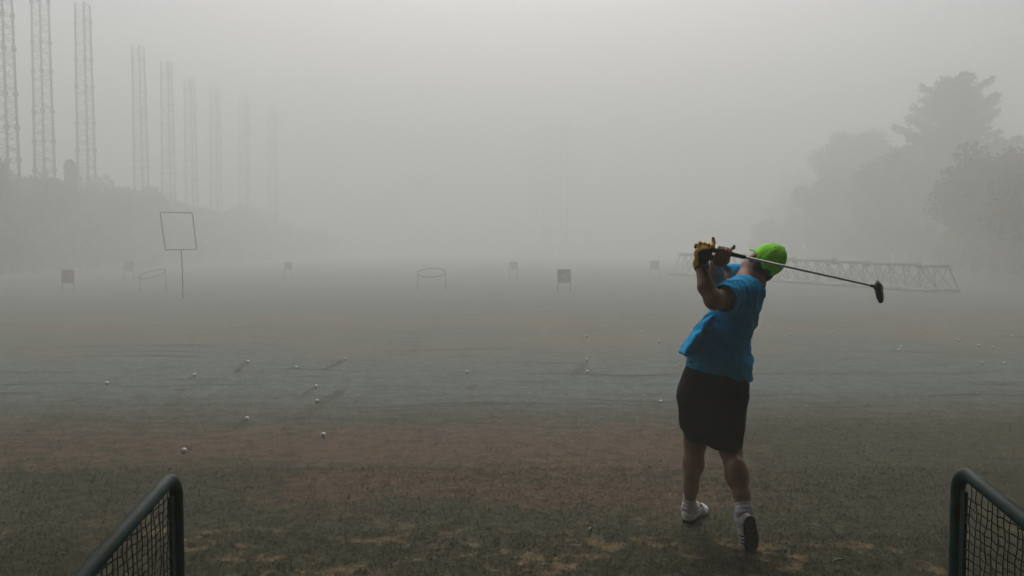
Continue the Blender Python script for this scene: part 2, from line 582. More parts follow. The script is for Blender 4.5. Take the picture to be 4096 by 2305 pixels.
RG = "trees along the right side of the range"
ced = cedar_tree("cedar_tree", 13.9, 4.3); ced.location = (36.4, 67.1, 0); ced.scale = (1.3, 1.3, 1.13)
tag(ced, "tall jagged cedar rising highest above all the other trees", "tree", RG)
bt = broad_tree("broadleaf_tree", 13.0, 3.9, 3.0, M['leaf_broad'], 70, 220, 0.24, seed=11); bt.location = (37.05, 87.32, 0.0); bt.scale = (1.18, 1.18, 1.18)
tag(bt, "pale round-headed tree to the left of the tall cedar", "tree", RG)
b2 = broad_tree("broadleaf_tree", 9.3, 3.6, 1.6, M['leaf_broad'], 60, 220, 0.2, seed=12); b2.location = (35.52, 73.20, 0.0); b2.scale = (1.2, 1.2, 1.2)
tag(b2, "low dome-shaped tree between the round-headed tree and the tall cedar", "tree", RG)
b3 = broad_tree("broadleaf_tree", 9.6, 5.2, 1.75, M['leaf_broad'], 90, 240, 0.2, seed=13, flat=0.3, trunk_r=0.24); b3.location = (52.0, 76.0, 0); b3.scale = (1.5, 1.5, 1.42)
tag(b3, "spreading dark tree with bare trunk, nearest to the frame edge under the sloping crown", "tree", RG)
b4 = broad_tree("broadleaf_tree", 7.6, 3.3, 1.7, M['leaf_broad'], 70, 220, 0.2, seed=14, flat=0.5, trunk_r=0.2); b4.location = (27.6, 46.0, 0)
tag(b4, "dark tree with bare trunk behind the head of the lying tower", "tree", RG)
b5 = broad_tree("broadleaf_tree", 8.2, 3.4, 1.3, M['leaf_broad'], 60, 220, 0.2, seed=15, trunk_r=0.2); b5.location = (30.82, 63.82, 0.0); b5.scale = (1.15, 1.15, 1.15)
tag(b5, "leafy tree in front of the cedar, crown hanging low over the lying tower", "tree", RG)
b6 = copy_tree(bt); b6.location = (43.0, 112.0, -3.6); b6.rotation_euler = (0, 0, 2.1); b6.scale = (0.95, 0.95, 1.15)
b6 = b6
tag(b6, "faint tree in thick mist just left of the round-headed tree", "tree", RG)
b7 = copy_tree(b2); b7.location = (44.0, 126.0, 0); b7.rotation_euler = (0, 0, 0.9); b7.scale = (1.0, 1.0, 1.48)
tag(b7, "very faint tree farthest down the right side, barely darker than the mist", "tree", RG)
b8 = copy_tree(b5); b8.location = (31.5, 77.0, 0); b8.rotation_euler = (0, 0, 2.6)
tag(b8, "misty bush-like tree below the round-headed tree, behind the middle of the lying tower", "tree", RG)
b9 = copy_tree(b2); b9.location = (35.5, 95.0, 0); b9.rotation_euler = (0, 0, 4.0); b9.scale = (0.95, 0.95, 0.9)
tag(b9, "low misty tree behind the farther half of the lying tower", "tree", RG)
b10 = copy_tree(b3); b10.location = (27.6, 38.5, 0); b10.rotation_euler = (0, 0, 1.3); b10.scale = (0.9, 0.9, 0.62)
tag(b10, "dark overhanging tree cut off by the right frame edge", "tree", RG)

LG = "bushes along the left side of the range"
s1 = broad_tree("shrub_tree", 8.4, 3.6, 0.2, M['leaf_shrub'], 90, 240, 0.2, seed=21); s1.location = (-33.6, 49.0, 0); s1.scale = (0.95, 0.95, 0.95)
tag(s1, "big dark bush at the frame edge at the foot of the foremost lattice tower", "bush", LG)
s2 = broad_tree("shrub_tree", 7.8, 3.3, 0.2, M['leaf_shrub'], 80, 240, 0.2, seed=22); s2.location = (-34.2, 57.5, 0); s2.scale = (0.93, 0.93, 0.93)
tag(s2, "dark bush behind the second lattice tower, left of the clipped column", "bush", LG)
ct = column_tree("column_conifer", 9.0, 0.42); ct.location = (-33.6, 61.5, 0); ct.scale = (0.93, 0.93, 0.93)
tag(ct, "narrow clipped column of greenery standing above the bushes between two lattice towers", "tree")
LAB = ["bush at the foot of the third tower, right of the clipped column",
       "misty bush filling the wide gap between the third and fourth towers",
       "misty bush at the foot of the tower just past the gap",
       "pale bush at the foot of the fifth tower",
       "pale bush behind the hoop stand, at the sixth tower",
       "hardly visible bush at the foot of the seventh tower",
       "hardly visible last bush at the far end of the tower row"]
POS = [(-36.9, 69.5, 1.0, 0), (-37.2, 76.5, 1.02, 1), (-38.2, 83.5, 0.98, 0), (-39.0, 90.5, 0.95, 1),
       (-39.2, 98.0, 0.95, 0), (-38.6, 105.5, 0.9, 1), (-37.5, 113.0, 0.9, 0)]
for i, ((x, y, s, k), lab) in enumerate(zip(POS, LAB)):
    c = copy_tree(s1 if k else s2)
    c.location = (0.915 * x, 0.915 * y + 2.0, 0); c.rotation_euler = (0, 0, 1.3 * i + 0.6); c.scale = (0.92 * s, 0.92 * s, 0.9 * s)
    tag(c, lab, "bush", LG)
# the far wood that closes the range on both sides and reads as one mass, plus unseen trees added for shade
def woodland(name, spots, mat, label, seed):
    global rng
    rng = np.random.default_rng(seed)
    cs = []
    for (x, y, r, h) in spots:
        n = int(1500 * r * h / 12)
        k = 9
        for q in range(k):
            cx, cy, cz = rng.normal() * r * 0.45, rng.normal() * r * 0.45, rng.uniform(0.12, 0.9) * h
            rr = r * rng.uniform(0.35, 0.6)
            d = rng.normal(size=(n // k, 3)); d /= np.linalg.norm(d, axis=1)[:, None]
            d *= (rr * rng.random(n // k) ** 0.4)[:, None]
            cs.append(np.stack([x + cx + d[:, 0], y + cy + d[:, 1], np.clip(cz + d[:, 2], 0.05, None)], 1))
    v, f = leaf_quads(np.concatenate(cs), 0.34)
    o = mesh_from(name, v, f, mat)
    tag(o, label, "wood", kind="stuff")
r_ = random.Random(3)
sp = []
for i in range(17):
    y = 44 + i * 3.4
    sp.append((34.5 + r_.uniform(-1.5, 2.5) + 0.02 * y, y, r_.uniform(2.2, 3.2), r_.uniform(5.5, 8.0)))
    sp.append((30.8 + r_.uniform(-0.8, 1.0), y + 1.5, r_.uniform(1.5, 2.0), r_.uniform(2.6, 4.2) if y < 56 else r_.uniform(3.5, 5.5)))
for i in range(15):  # tall trees outside the view, added to shade the mist on the right
    y = 6.0 + i * 2.3
    sp.append((max(16.5, 0.637 * y + 5.0) + r_.uniform(0.0, 5.0), y, r_.uniform(2.8, 3.8), r_.uniform(13.0, 17.5)))
woodland("woodland", sp, M['leaf_broad'], "dense misty wood closing the right side, with unseen near trees added for shade", 71)
sp = []
for i in range(30):
    y = 44 + i * 3.2
    sp.append((-33.2 + r_.uniform(-0.6, 0.8), y + 3.0, r_.uniform(1.7, 2.3), r_.uniform(3.2, 5.0)))
    sp.append((-39.5 + r_.uniform(-1.0, 1.0), y, r_.uniform(2.4, 3.2), r_.uniform(6.0, 8.2)))
for i in range(15):  # near trees outside the view, added to darken the mist on the left
    y = 6.0 + i * 2.9
    sp.append((-max(21.0, 0.637 * y + 6.0) - r_.uniform(0.0, 4.0), y, r_.uniform(2.6, 3.4), r_.uniform(7.5, 10.5)))
woodland("undergrowth", sp, M['leaf_shrub'], "dense misty undergrowth below the lattice towers at left, with unseen trees added for shade", 72)

# ------------------------------------------------------------------ unseen tee building behind the camera, roof and storey shaped to shade the foreground
bd = empty("tee_building", (0, 0, 0))
mb = MB(); mb.box((-34, -9.0, 3.6), (34, 4.7, 3.95)); mb.build("shade_roof", M['concrete'], bd)
mb = MB(); mb.box((-34, -9.0, 3.952), (34, 4.3, 12.5)); mb.build("shade_storey", M['dark_panel'], bd)
mb = MB(); mb.box((-34, -9.0, 0.02), (34, -8.7, 3.598)); mb.build("back_wall", M['concrete'], bd)
for px in (-27, -18, -9, 9, 18, 27):
    mb = MB(); mb.box((px - 0.2, 0.3, 0.02), (px + 0.2, 0.7, 3.598)); mb.build("pillar", M['concrete'], bd)
tag(bd, "unseen dark concrete tee building with open bays, roof and storey shaped for shade", "building")
# ------------------------------------------------------------------ signed distance modelling for the golfer
def P(px, py, d):
    """point of the golfer's pose table: sight line of the photograph at depth d (metres along +Y)"""
    f = 2022.0
    x = (px - 1288.0) / f; y = (725.0 - py) / f
    a = R(2.8)
    F = np.array([0, math.cos(a), -math.sin(a)]); U = np.array([0, math.sin(a), math.cos(a)]); X = np.array([1.0, 0, 0])
    v = F + x * X + y * U
    v = v * (d / v[1])
    return v + np.array([0, 0, 1.65])

class SDF:
    def __init__(self, lo, hi, h):
        self.lo = np.array(lo, float); self.h = h
        self.n = np.ceil((np.array(hi, float) - self.lo) / h).astype(int) + 1
        self.d = np.full(self.n, 0.2, np.float32)
    def grid(self, lo, hi):
        i0 = np.clip(np.floor((np.array(lo) - self.lo) / self.h).astype(int), 0, self.n - 1)
        i1 = np.clip(np.ceil((np.array(hi) - self.lo) / self.h).astype(int) + 1, 1, self.n)
        ax = [self.lo[k] + self.h * np.arange(i0[k], i1[k]) for k in range(3)]
        g = np.stack(np.meshgrid(*ax, indexing='ij'), -1).astype(np.float32)
        return tuple(slice(a, b) for a, b in zip(i0, i1)), g
    def union(self, sl, d, k):
        a = self.d[sl]
        if k > 0:
            hh = np.maximum(k - np.abs(a - d), 0) / k
            self.d[sl] = np.minimum(a, d) - hh * hh * k * 0.25
        else:
            self.d[sl] = np.minimum(a, d)
    def cone(self, a, b, ra, rb, k=0.03, sub=False):
        a = np.array(a, float); b = np.array(b, float)
        m = max(ra, rb) + k + 2 * self.h
        sl, g = self.grid(np.minimum(a, b) - m, np.maximum(a, b) + m)
        ab = b - a
        t = np.clip(((g - a) @ ab) / max(ab @ ab, 1e-9), 0, 1)
        d = np.linalg.norm(g - a - t[..., None] * ab, axis=-1) - (ra + (rb - ra) * t)
        if sub:
            self.d[sl] = np.maximum(self.d[sl], -d)
        else:
            self.union(sl, d.astype(np.float32), k)
    def chain(self, pts, rs, k=0.03):
        for i in range(len(pts) - 1):
            self.cone(pts[i], pts[i + 1], rs[i], rs[i + 1], k)
    def ell(self, c, r, rot=None, k=0.03, sub=False):
        c = np.array(c, float); r = np.array(r, float)
        m = r.max() + k + 2 * self.h
        sl, g = self.grid(c - m, c + m)
        q = g - c
        if rot is not None: q = q @ np.array(rot)      # columns of rot are the local axes
        k0 = np.linalg.norm(q / r, axis=-1); k1 = np.linalg.norm(q / (r * r), axis=-1)
        d = (k0 * (k0 - 1) / np.maximum(k1, 1e-6)).astype(np.float32)
        if sub: self.d[sl] = np.maximum(self.d[sl], -d)
        else: self.union(sl, d, k)
    def box(self, c, half, rot, rad, k=0.02, taper=None):
        c = np.array(c, float); half = np.array(half, float)
        m = np.linalg.norm(half) + rad + k + 2 * self.h
        sl, g = self.grid(c - m, c + m)
        q = np.abs((g - c) @ np.array(rot)) - (half - rad)
        d = np.linalg.norm(np.maximum(q, 0), axis=-1) + np.minimum(q.max(-1), 0) - rad
        self.union(sl, d.astype(np.float32), k)
    def sections(self, zs, cx, cy, rx, ry, ang=0.0, k=0.03, power=2.0):
        """stack of superellipses along z; arrays over zs"""
        zs = np.array(zs, float); o = np.argsort(zs); zs = zs[o]
        cx, cy, rx, ry = [np.array(v, float)[o] for v in (cx, cy, rx, ry)]
        m = max(rx.max(), ry.max()) + k + 2 * self.h
        lo = [cx.min() - m, cy.min() - m, zs[0] - m]; hi = [cx.max() + m, cy.max() + m, zs[-1] + m]
        sl, g = self.grid(lo, hi)
        z = np.clip(g[..., 2], zs[0], zs[-1])
        ix = lambda v: np.interp(z, zs, v)
        X_, Y_, A, B = ix(cx), ix(cy), ix(rx), ix(ry)
        dx, dy = g[..., 0] - X_, g[..., 1] - Y_
        ca, sa = math.cos(ang), math.sin(ang)
        u, w = dx * ca + dy * sa, -dx * sa + dy * ca
        kk = (np.abs(u / A) ** power + np.abs(w / B) ** power) ** (1 / power)
        d = (kk - 1) * np.minimum(A, B)
        dz = np.maximum(zs[0] - g[..., 2], g[..., 2] - zs[-1])
        d = np.where(dz > 0, np.sqrt(np.maximum(d, 0) ** 2 + dz ** 2), np.maximum(d, dz))
        self.union(sl, d.astype(np.float32), k)
    def surface(self, iso=0.0, relax=2):
        """surface nets"""
        d = self.d - iso
        s = d < 0
        nx, ny, nz = d.shape
        cnt = np.zeros((nx-1, ny-1, nz-1), np.int8)
        for a in (0, 1):
            for b in (0, 1):
                for c in (0, 1):
                    cnt += s[a:nx-1+a, b:ny-1+b, c:nz-1+c]
        act = (cnt > 0) & (cnt < 8)
        idx = np.argwhere(act)
        num = np.full(act.shape, -1, np.int32); num[act] = np.arange(len(idx))
        acc = np.zeros((len(idx), 3)); w = np.zeros(len(idx))
        corners = [(a, b, c) for a in (0, 1) for b in (0, 1) for c in (0, 1)]
        val = {o: d[idx[:, 0]+o[0], idx[:, 1]+o[1], idx[:, 2]+o[2]] for o in corners}
        for o in corners:
            for ax in range(3):
                if o[ax] == 0:
                    o2 = list(o); o2[ax] = 1; o2 = tuple(o2)
                    v0, v1 = val[o], val[o2]
                    cr = (v0 < 0) != (v1 < 0)
                    t = np.where(cr, v0 / np.where(cr, v0 - v1, 1), 0)
                    p = np.tile(np.array(o, float), (len(idx), 1)); p[:, ax] += t
                    acc[cr] += p[cr]; w[cr] += 1
        v = self.lo + self.h * (idx + acc / w[:, None])
        quads = []
        for ax in range(3):
            s0 = [slice(None)] * 3; s1 = [slice(None)] * 3
            s0[ax] = slice(0, -1); s1[ax] = slice(1, None)
            ch = s[tuple(s0)] != s[tuple(s1)]
            e = np.argwhere(ch)
            o1, o2 = [(1, 2), (2, 0), (0, 1)][ax]
            ok = (e[:, o1] > 0) & (e[:, o2] > 0) & (e[:, o1] < d.shape[o1]-1) & (e[:, o2] < d.shape[o2]-1)
            e = e[ok]
            inside = s[e[:, 0], e[:, 1], e[:, 2]]
            def cell(a, b):
                q = e.copy(); q[:, o1] += a; q[:, o2] += b
                return num[q[:, 0], q[:, 1], q[:, 2]]
            q = np.stack([cell(-1, -1), cell(0, -1), cell(0, 0), cell(-1, 0)], 1)
            q[~inside] = q[~inside][:, ::-1]
            quads.append(q)
        f = np.concatenate(quads)
        # light smoothing along the edges
        for it in range(relax):
            a = np.zeros_like(v); n = np.zeros(len(v))
            for i in range(4):
                j = (i + 1) % 4
                np.add.at(a, f[:, i], v[f[:, j]]); np.add.at(n, f[:, i], 1)
                np.add.at(a, f[:, j], v[f[:, i]]); np.add.at(n, f[:, j], 1)
            v = v * 0.5 + 0.5 * a / np.maximum(n, 1)[:, None]
        return v, f

def frame(zdir, xhint):
    z = np.array(zdir, float); z /= np.linalg.norm(z)
    x = np.array(xhint, float); x -= z * (x @ z); x /= np.linalg.norm(x)
    return np.stack([x, np.cross(z, x), z], 1)     # columns = local axes

M['skin'] = simple("skin", (0.31, 0.165, 0.115), 0.5, 0.12, 14.0, bump=0.05)
M['shirt'] = cloth("blue_cotton", (0.003, 0.330, 0.680), 7.0, 0.9)
M['shorts'] = cloth("black_cotton", (0.0035, 0.0035, 0.004), 6.0, 0.5)
M['cap'] = simple("lime_cotton", (0.270, 0.900, 0.025), 0.75, 0.10, 22.0, bump=0.1, spec=0.2)
M['cap_dark'] = simple("cap_strap", (0.02, 0.06, 0.01), 0.8, 0.1, 10.0)
M['cap_red'] = simple("cap_stitching", (0.30, 0.06, 0.02), 0.8, 0.5, 90.0)
M['hair'] = simple("black_hair", (0.010, 0.008, 0.007), 0.55, 0.4, 60.0, bump=0.4)
M['glove'] = simple("yellow_leather", (0.68, 0.38, 0.020), 0.55, 0.15, 40.0, bump=0.15)
M['glove_dark'] = simple("glove_trim", (0.012, 0.012, 0.014), 0.6, 0.2, 20.0)
M['white_leather'] = simple("white_leather", (0.90, 0.91, 0.95), 0.45, 0.06, 20.0)
M['navy'] = simple("navy_stripe", (0.010, 0.012, 0.030), 0.5, 0.1, 20.0)
M['sole'] = simple("shoe_sole", (0.012, 0.011, 0.010), 0.8, 0.4, 60.0, bump=0.5)
M['sock'] = simple("white_sock", (0.62, 0.60, 0.65), 0.9, 0.12, 60.0, bump=0.3)
M['grip'] = simple("rubber_grip", (0.010, 0.010, 0.010), 0.7, 0.3, 60.0)
M['shaft'] = simple("steel_shaft", (0.62, 0.63, 0.66), 0.45, 0.05, 10.0, 0.25)
M['club'] = simple("club_head", (0.008, 0.008, 0.009), 0.3, 0.2, 10.0)

man = empty("person", (1.17, 4.62, 0.0))
mo = np.array([1.17, 4.62, 0.0])
tag(man, "golfer in blue shirt, black shorts and lime cap finishing a swing, seen from behind", "person")

def part(name, sdf, mat, iso=0.0, relax=2, mats=None, pick=None, parent=None):
    v, f = sdf.surface(iso, relax)
    mi = None
    if pick is not None:
        c = v[f].mean(1)
        mi = pick(c)
    return mesh_from(name, v - mo, f, mats or mat, parent or man, True, mi)

# pose table -------------------------------------------------------
SH_L = P(1868, 735, 4.47); EL_L = P(1796, 756, 4.27); WR_L = P(1762, 664, 4.37)
SH_R = P(1878, 704, 4.80); EL_R = P(1797, 712, 4.66); WR_R = P(1803, 650, 4.42)
NECK0 = P(1884, 716, 4.62); HEADC = P(1925, 658, 4.60)
BUTT = P(1747, 619, 4.355); CLUB = P(2204, 722, 4.22)
club_dir = (CLUB - BUTT) / np.linalg.norm(CLUB - BUTT)
HIP_L = P(1755, 985, 4.60); KN_L = P(1749, 1112, 4.66); AN_L = P(1734, 1268, 4.78)
HIP_R = P(1833, 985, 4.66); KN_R = P(1837, 1128, 4.52); AN_R = P(1872, 1272, 4.335)
hu = np.array([0.72, -0.27, 0.64]); hu /= np.linalg.norm(hu)          # crown of the head
hf = np.array([-0.35, 0.93, 0.12]); hf -= hu * (hf @ hu); hf /= np.linalg.norm(hf)   # face
hl = np.cross(hu, hf)                                                 # the golfer's left
HR = np.stack([hl, hf, hu], 1)
def H(l, f, u): return HEADC + hl * l + hf * f + hu * u

# body -------------------------------------------------------------
S = SDF((0.72, 4.02, 0.03), (1.80, 5.0, 1.78), 0.0055)
# head: skull, face, jaw, nose, lips, ears
S.ell(H(0, -0.012, 0.025), (0.077, 0.098, 0.092), HR, 0.02)
S.ell(H(0, 0.022, -0.055), (0.066, 0.076, 0.078), HR, 0.03)
S.ell(H(0, 0.055, -0.105), (0.045, 0.040, 0.028), HR, 0.03)
S.cone(H(0, 0.098, -0.015), H(0, 0.120, -0.052), 0.010, 0.016, 0.02)
S.cone(H(-0.02, 0.093, -0.082), H(0.02, 0.093, -0.082), 0.009, 0.009, 0.012)
for s_ in (-1, 1):
    S.ell(H(0.03 * s_, 0.105, -0.012), (0.016, 0.012, 0.010), HR, 0.0, True)
    S.ell(H(0.03 * s_, 0.088, -0.012), (0.013, 0.013, 0.012), HR, 0.004)
    S.ell(H(0.080 * s_, -0.008, -0.030), (0.012, 0.022, 0.034), HR, 0.008)
# neck and trunk under the clothes
S.cone(P(1906, 684, 4.60), NECK0, 0.062, 0.072, 0.04)
S.cone(NECK0, P(1850, 800, 4.62), 0.070, 0.075, 0.04)
S.cone(P(1850, 800, 4.62), P(1800, 940, 4.63), 0.075, 0.09, 0.04)
S.cone(SH_L, NECK0, 0.06, 0.06, 0.06); S.cone(SH_R, NECK0, 0.06, 0.06, 0.06)
# arms
S.chain([SH_L, P(1830, 750, 4.36), EL_L], [0.060, 0.057, 0.049], 0.02)
S.chain([EL_L, P(1776, 722, 4.30), WR_L], [0.049, 0.043, 0.030], 0.02)
S.chain([SH_R, P(1838, 708, 4.73), EL_R], [0.066, 0.060, 0.048], 0.03)
S.chain([EL_R, P(1799, 690, 4.56), WR_R], [0.048, 0.047, 0.032], 0.03)
# legs
S.chain([HIP_L, KN_L], [0.100, 0.066], 0.04)
S.chain([KN_L, P(1744, 1165, 4.69), P(1738, 1225, 4.75), AN_L], [0.058, 0.056, 0.041, 0.034], 0.03)
S.ell(P(1745, 1168, 4.66), (0.054, 0.056, 0.09), None, 0.03)
S.chain([HIP_R, KN_R], [0.092, 0.062], 0.04)
S.chain([KN_R, P(1853, 1195, 4.43), P(1866, 1245, 4.365), AN_R], [0.057, 0.058, 0.042, 0.035], 0.03)
S.ell(P(1853, 1190, 4.40), (0.058, 0.056, 0.088), None, 0.03)
# feet inside the shoes
S.cone(AN_L, AN_L + np.array([0.08, 0.10, -0.05]), 0.035, 0.028, 0.02)
S.cone(AN_R, AN_R + np.array([-0.01, 0.05, -0.12]), 0.035, 0.028, 0.02)

# hands on the grip ------------------------------------------------
def on_grip(s): return BUTT + club_dir * s
up = np.array([0.0, 0.0, 1.0]); up = up - club_dir * (up @ club_dir); up /= np.linalg.norm(up)
awy = np.cross(club_dir, up)                    # away from the camera or towards it
if awy[1] < 0: awy = -awy
def ring(s, ang, r):
    """point round the grip: ang 0 = up, 90 = away from the camera"""
    return on_grip(s) + (up * math.cos(R(ang)) + awy * math.sin(R(ang))) * r
def finger(F, s0, s1, a0, a1, r, rad, k=0.004):
    n = 5
    pts = [ring(s0 + (s1 - s0) * i / n, a0 + (a1 - a0) * i / n, r) for i in range(n + 1)]
    rs = [rad * (1.08 - 0.22 * i / n) for i in range(n + 1)]
    F.chain(pts, rs, k)
# right hand (bare, part of the body): palm nearest the camera, four fingers and a thumb closed on the grip
palm_r = ring(0.155, 190, 0.036)
S.cone(WR_R, ring(0.148, 170, 0.052), 0.031, 0.032, 0.02)
S.ell(palm_r, (0.046, 0.030, 0.040), frame(up, club_dir), 0.02)
for i, (s0, l) in enumerate(((0.125, 235), (0.145, 250), (0.165, 255), (0.186, 225))):
    finger(S, s0, s0 + 0.006, -165, -165 + l, 0.024, (0.0092, 0.0098, 0.0096, 0.0092)[i])
S.chain([ring(0.150, 150, 0.04), ring(0.180, 110, 0.034), ring(0.208, 75, 0.028)], [0.014, 0.011, 0.009], 0.008)
S.chain([ring(0.186, 20, 0.026), ring(0.205, 5, 0.036), ring(0.203, -5, 0.048)], [0.0095, 0.009, 0.0078], 0.004)
body = part("body", S, M['skin'], relax=2)
# glove on the left hand -------------------------------------------
G = SDF((0.88, 4.15, 1.50), (1.28, 4.60, 1.80), 0.0035)
w2 = WR_L + (EL_L - WR_L) * 0.10
hand_l = ring(0.052, 215, 0.040)
G.cone(w2, WR_L, 0.0385, 0.037, 0.01)
G.cone(WR_L, hand_l, 0.037, 0.036, 0.02)
G.ell(hand_l, (0.047, 0.026, 0.044), frame(up, club_dir), 0.02)
for i, s0 in enumerate((0.022, 0.044, 0.067)):
    finger(G, s0, s0 + 0.004, -140, 120 - 8 * i, 0.0255, (0.0100, 0.0108, 0.0110)[i], 0.003)
G.chain([ring(0.085, -120, 0.034), ring(0.092, -60, 0.034), ring(0.094, -15, 0.040), ring(0.090, -4, 0.050), ring(0.086, -3, 0.062)],
        [0.0125, 0.0115, 0.0108, 0.0100, 0.0085], 0.004)
G.chain([ring(0.065, 190, 0.050), ring(0.098, 175, 0.042), ring(0.128, 165, 0.032)], [0.016, 0.0135, 0.011], 0.01)
vv = (EL_L - WR_L); vv = vv / np.linalg.norm(vv)
glove_c = np.array(WR_L)
def glove_pick(c):
    t = (c - glove_c) @ vv
    side = (c - glove_c) @ np.array([1.0, -0.35, 0.0])
    strap = (side > -0.005) & (t > -0.034) & (t < 0.02)
    hem = t > 0.020
    return np.where(strap | hem, 1, 0)
glove = part("glove", G, None, 0.0, 2, [M['glove'], M['glove_dark']], glove_pick)

# shirt -------------------------------------------------------------
SD = 4.64
VA = -0.25       # the hips and shoulders are turned a little to the left
C = SDF((0.78, 4.15, 0.84), (1.75, 5.05, 1.66), 0.0055)
rows = [  # py, left px, right px, half depth, depth centre
    (965, 1722, 1889, 0.188, 4.650), (945, 1723, 1890, 0.190, 4.650), (905, 1729, 1891, 0.192, 4.645), (865, 1742, 1886, 0.188, 4.64),
    (835, 1757, 1893, 0.184, 4.64), (800, 1776, 1905, 0.185, 4.64), (765, 1796, 1914, 0.185, 4.635),
    (735, 1815, 1920, 0.170, 4.635), (715, 1835, 1918, 0.135, 4.635), (698, 1858, 1906, 0.080, 4.63)]
zz, cx_, cy_, rx_, ry_ = [], [], [], [], []
for (py, l, r_, hd, dc) in rows:
    a, b = P(l, py, dc), P(r_, py, dc)
    zz.append(a[2]); cx_.append((a[0] + b[0]) / 2); rx_.append((b[0] - a[0]) / 2); cy_.append(dc); ry_.append(hd)
C.sections(zz, cx_, cy_, rx_, ry_, VA, 0.02, 2.3)
# shoulders and sleeves
C.ell(P(1872, 734, 4.50), (0.085, 0.080, 0.085), None, 0.07)
C.ell(P(1880, 712, 4.76), (0.078, 0.080, 0.080), None, 0.07)
SLV_L = P(1819, 752, 4.325)
C.chain([P(1866, 737, 4.48), P(1846, 746, 4.41), SLV_L], [0.088, 0.086, 0.079], 0.05)
SLV_R = P(1820, 696, 4.70)
C.chain([P(1876, 706, 4.77), P(1850, 701, 4.75), SLV_R], [0.080, 0.076, 0.072], 0.05)
# the front of the shirt thrown clear of the belly
ft, fb = P(1786, 792, 4.62), P(1716, 893, 4.62)
fz = ft - fb
FR = frame(fz, (0.14, 1, 0))                       # local x = depth, y = thickness, z = along the flap
C.box((ft + fb) / 2, (0.145, 0.015, np.linalg.norm(fz) / 2), FR, 0.012, 0.03)
C.box(P(1742, 862, 4.60), (0.130, 0.019, 0.06), FR, 0.014, 0.03)
# folds
g_ax = [C.lo[k] + C.h * np.arange(C.n[k]) for k in range(3)]
X3, Y3, Z3 = np.meshgrid(*g_ax, indexing='ij')
X3 = X3.astype(np.float32); Y3 = Y3.astype(np.float32); Z3 = Z3.astype(np.float32)
warp = 0.03 * np.sin(9 * X3 + 5 * Y3) + 0.022 * np.sin(17 * Z3 - 8 * X3 + 2.0) + 0.012 * np.sin(31 * X3 + 23 * Y3 - 12 * Z3)
zw0 = P(1800, 880, 4.6)[2]; zs0 = P(1860, 740, 4.6)[2]
low = np.exp(-((Z3 - zw0 + 0.01) / 0.10) ** 2)
hi = np.exp(-((Z3 - zs0 - 0.005) / 0.085) ** 2)
midz = np.exp(-((Z3 - (zw0 + zs0) / 2 + 0.02) / 0.10) ** 2)
def ridge(ph): return (np.abs(np.sin(ph)) ** 0.7) * 2 - 1.2
wgt = 0.2 + 0.8 * np.clip((X3 - 1.03) / 0.09, 0, 1)
fold = 0.0075 * low * ridge(52 * (Z3 + 0.28 * (X3 - 1.1) + warp))
fold += 0.0100 * hi * ridge(72 * (0.95 * X3 + 0.18 * Z3 + 0.35 * Y3 + 0.7 * warp))
fold += 0.0110 * midz * ridge(34 * (0.8 * X3 + 0.42 * Z3 + 0.5 * Y3 + 1.2 * warp))
fold += 0.0030 * np.sin(60 * (0.35 * X3 + 0.75 * Z3 + warp))
for e_ in (SLV_L, SLV_R):
    dd = np.sqrt((X3 - e_[0]) ** 2 + (Y3 - e_[1]) ** 2 + (Z3 - e_[2]) ** 2)
    wgt *= 0.15 + 0.85 * np.clip((dd - 0.08) / 0.07, 0, 1)
fold *= wgt
C.d = C.d + fold.astype(np.float32)
del X3, Y3, Z3, warp, low, hi, midz, fold
# open the sleeves: hollow behind the cuff, and cut the cuffs square
sl, g = C.grid(C.lo, C.lo + C.h * (C.n - 1))
outer = C.d.copy()
for (cu, end, rad, ln) in ((P(1866, 737, 4.48), SLV_L, 0.069, 0.10), (P(1876, 706, 4.77), SLV_R, 0.063, 0.08)):
    ax_ = (end - cu) / np.linalg.norm(end - cu)
    t = (g - end) @ ax_
    q = np.linalg.norm((g - end) - t[..., None] * ax_, axis=-1)
    cut = np.where(q < 0.13, t, -1.0)
    outer = np.maximum(outer, cut.astype(np.float32))
    hole = np.maximum(q - rad, np.maximum(-t - 0.045, t - 0.2))
    outer = np.maximum(outer, (-hole).astype(np.float32))
# hem: slanting plane from lower right to upper left, hollow just above it
hl_, hr_ = P(1728, 922, 4.62), P(1886, 957, 4.62)
nrm = np.array([-(hr_ - hl_)[2], 0.0, (hr_ - hl_)[0]]); nrm /= np.linalg.norm(nrm)
hemd = -((g - hl_) @ nrm) - 0.003 * np.sin(26 * g[..., 0]) - 0.002 * np.sin(17 * g[..., 1])
outer = np.maximum(outer, hemd.astype(np.float32))
C.d = outer
# neck hole
C.cone(P(1906, 684, 4.60), P(1887, 712, 4.62), 0.079, 0.078, 0.0, True)
shirt = part("shirt", C, M['shirt'], relax=2)
del g, outer, hemd

# small dark tag on the lower side of the shirt
tagp = P(1738, 911, 4.465)
TG = SDF(tagp - 0.03, tagp + 0.03, 0.003)
TG.box(tagp, (0.007, 0.012, 0.007), np.eye(3), 0.003, 0.0)
part("shirt_logo", TG, M['navy'], parent=shirt)

